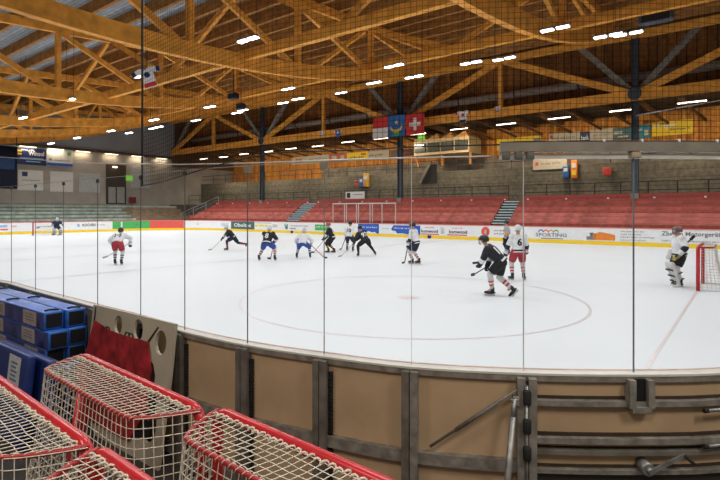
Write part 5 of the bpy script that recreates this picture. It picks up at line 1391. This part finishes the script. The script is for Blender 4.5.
# 1 far goalkeeper, facing the play
player('goalkeeper in dark jersey and white pads standing before the distant goal', 56.5, 235.3, D(-45), hip=(0, -.05, .80), lean=.45, feet=((-.27, .0), (.27, .0)), hands=((-.42, .40, .85), (.42, .38, .85)), jersey=JN, stripe=JW, pants=PN,
       helmet=HWm, glove=GLW, goalie=True, stick=((.40, .34, 1.0), (.12, .62, .06), (-.25, .66, .05)), top='R', stick_label='goal stick held by the distant goalkeeper', stickm=STICKW, scale=1.05)
# 2 skater in red shorts
player('skater in white jersey and red trousers before the green advertising board', 118, 264.8, D(97), hip=(-.02, -.05, .98), lean=1.0, side=-.04, feet=((-.15, .08), (.17, -.10)), jersey=JW, stripe=JW, pants=PR, sock=SW, sockstripe=JB,
       helmet=HB, number='14', hands=((-.30, .42, .80), (.40, .30, .84)), stick=((.38, .30, .90), (-.50, .22, .35), (-.72, .26, .28)), top='R', scale=1.0, stickm=STICKW, stick_label='stick reaching left, held by the skater in red trousers')
# 3 sprinting skater
player('skater in black jersey bent low and sprinting left past the grey-green board', 231, 250.3, D(192), hip=(0, -.15, .80), lean=.72, feet=((.05, .22), (.12, -.82, .20)), jersey=JB, stripe=JW, pants=PN, sock=JN, sockstripe=SR, helmet=HWm,
       stick=((.05, .30, .92), (.10, 1.12, .06), (.02, 1.32, .05)), top='L', scale=.97, stickm=STICKW, look=(0, 1, -.15), stick_label='stick reaching forward, held by the sprinting skater in black')
# 4 blue trousers, black and white jersey
player('skater in black jersey with white band and blue trousers, legs wide apart', 267.5, 260.5, D(80), hip=(0, -.10, .78), lean=.55, feet=((-.38, -.05), (.32, .05)), jersey=JB, stripe=JW, pants=PBL, sock=SW, sockstripe=SR, helmet=HWm,
       stick=((.22, .30, .86), (-.04, .52, .05), (-.22, .60, .04)), top='R', scale=1.05, number='8', stick_label='stick of the skater in black jersey and blue trousers', stickm=STICKR)
# 5 white jersey blue trousers
player('skater in white jersey, blue trousers and blue socks crouching with feet apart', 303, 258.2, D(85), hip=(0, -.12, .74), lean=.68, feet=((-.30, -.05), (.34, .05)), jersey=JW, stripe=JW, pants=PBL, sock=PBL, sockstripe=SW, helmet=HWm,
       stick=((.30, .34, .66), (1.05, -.10, .05), (1.20, -.02, .04)), top='R', hands=(( -.34, .34, .62), None), scale=1., stickm=STICKR, stick_label='red stick of the crouching skater in white and blue')
# 6 red helmet
player('skater in black jersey and red helmet with yellow banded socks, facing left', 331.5, 253.0, D(178), hip=(0, -.05, .86), lean=.38, feet=((.0, .16), (.10, -.14)), jersey=JB, stripe=JW, pants=PB_, sock=PB_, sockstripe=SY, helmet=HR,
       stick=((.0, .30, .86), (-.05, .95, .05), (.0, 1.2, .04)), top='R', scale=1., number='13', stick_label='stick reaching left, held by the skater in the red helmet')
# 7 white jersey, navy trousers
player('skater in white jersey and navy trousers behind the front black skater, centre group', 349.5, 251.2, D(75), hip=(0, -.05, .88), lean=.32, feet=((-.16, .05), (.22, -.08)), jersey=JW, stripe=JW, pants=PN, sock=JN, sockstripe=SW, helmet=HB,
       number='10', stick=((-.30, .32, .82), (-.72, .75, .05), (-.86, .86, .04)), top='L', scale=1.0, stick_label='stick of the skater in white jersey and navy trousers')
# 8 black, front of the group
player('skater all in black leaning left, front of the centre group', 364, 256.2, D(115), hip=(.08, -.05, .78), lean=.55, side=-.30, feet=((-.30, .02), (.60, .05, .04)), jersey=JB, stripe=JB, pants=PB_, sock=PB_, sockstripe=PB_, helmet=HB,
       number='92', stick=((-.36, .34, .70), (-1.15, .15, .05), (-1.35, .10, .04)), top='R', hands=((-.40, .30, .66), None), scale=1.02, stickm=STICKW, stick_label='pale stick of the black clad skater in front of the centre group')
# 9 white jersey looking left
player('skater in white jersey and dark helmet gliding alone right of the centre group', 415, 264.0, D(150), hip=(0, -.05, .92), lean=.26, feet=((.02, .13), (.12, -.13)), jersey=JW, stripe=JB, pants=PN, sock=SW, sockstripe=SR, helmet=HB,
       stick=((.05, .30, .98), (-.30, .34, .08), (-.45, .40, .06)), top='R', scale=1.03, look=(.1, 1, -.1), stick_label='stick of the lone skater in white and navy')
# 10 referee behind number 6
player('person in grey shirt and black trousers partly hidden behind the skater numbered 6', 508, 254.0, D(170), hip=(0, 0, .95), lean=.15, feet=((-.12, .05), (.14, -.06)), jersey=JG, stripe=ORANGE, pants=PB_, sock=PB_, helmet=HB, hands=((-.28, .18, .85), (.28, .15, .85)),
       scale=1., look=(-.3, 1, -.1))
# 11 number 6
player('skater in white jersey with black 6 and red trousers, standing upright', 518.5, 280.2, D(88), hip=(0, 0, .98), lean=.10, feet=((-.20, .02), (.17, .0)), jersey=JW, stripe=JB, pants=PR, sock=SW, sockstripe=SR, helmet=HWm,
       number='6', hands=((-.40, .12, .86), (.34, .30, .92)), stick=((.26, .34, .98), (-1.15, .85, .50), (-1.35, .9, .47)), top='R', scale=1.0, stickm=STICKR, stick_label='red stick held out left by the skater numbered 6', toe=(-.5, .6))
# 12 black skater in front
player('skater in black jersey with red banded white socks, skating left in front', 497.5, 296.0, D(163), hip=(.0, -.10, .93), lean=.80, side=-.02, twist=-.15, feet=((.02, .14), (.08, -.36, .04)), jersey=JB, stripe=JW, pants=PB_, sock=SW, sockstripe=SR, helmet=HB,
       number='17', stick=((.12, .24, .78), (.30, .62, .52), (.40, .72, .48)), top='R', glove=GLB, scale=1.02, look=(-.25, 1, -.05), stick_label='dark stick held low by the black clad skater in front')
# 13 near goalkeeper
player('goalkeeper in white jersey with raised stick in front of the near red goal', 680, 286.3, D(172), hip=(0, .0, 1.0), lean=.12, feet=((-.14, .05), (.16, -.02)), hands=((-.36, .20, 1.0), (.30, .06, 1.02)), jersey=JW, stripe=JB, pants=PB_, helmet=HM,
       glove=GLB, goalie=True, stick=((.30, .02, 1.02), (.26, -.42, 1.42), (.22, -.52, 1.56)), top='R', scale=.99, number='1', look=(.0, 1, .08), stick_label='goal stick raised behind the goalkeeper in white')
# water bottle-like puck on the ice near the circle
# unseen fill lamps added to brighten the foreground on this side of the boards
for (x, y, z, e) in ((-4.5, 1.5, 5.6, 130), (-.5, -.6, 5.4, 130), (3.5, .2, 5.4, 140)):
    ld = bpy.data.lights.new('foreground_fill_lamp', 'AREA'); ld.size = 1.2; ld.energy = e; ld.color = (1, .90, .76)
    lo = bpy.data.objects.new('foreground_fill_lamp', ld); COL.objects.link(lo); lo.location = (x, y, z)
# ------------------------------------------------------------------ world, camera, colour
w = bpy.data.worlds.new('hall'); SC.world = w; w.use_nodes = True
bg = w.node_tree.nodes['Background']; bg.inputs['Color'].default_value = (1, .88, .72, 1); bg.inputs['Strength'].default_value = .25
cam = bpy.data.cameras.new('camera'); cam.sensor_width = 36; cam.lens = F/720*36; cam.shift_y = -(240-HZ)/720; cam.clip_end = 400
co = bpy.data.objects.new('camera', cam); COL.objects.link(co); co.location = (0, 0, H); co.rotation_euler = (pi/2, 0, 0)
SC.camera = co
SC.view_settings.view_transform = 'Standard'; SC.view_settings.look = 'None'; SC.view_settings.exposure = 0.0
SC.cycles.max_bounces = 8; SC.cycles.diffuse_bounces = 4; SC.cycles.transparent_max_bounces = 24; SC.cycles.glossy_bounces = 3
SC.cycles.use_denoising = True; SC.cycles.sample_clamp_indirect = 6
SC.cycles.caustics_reflective = False; SC.cycles.caustics_refractive = False
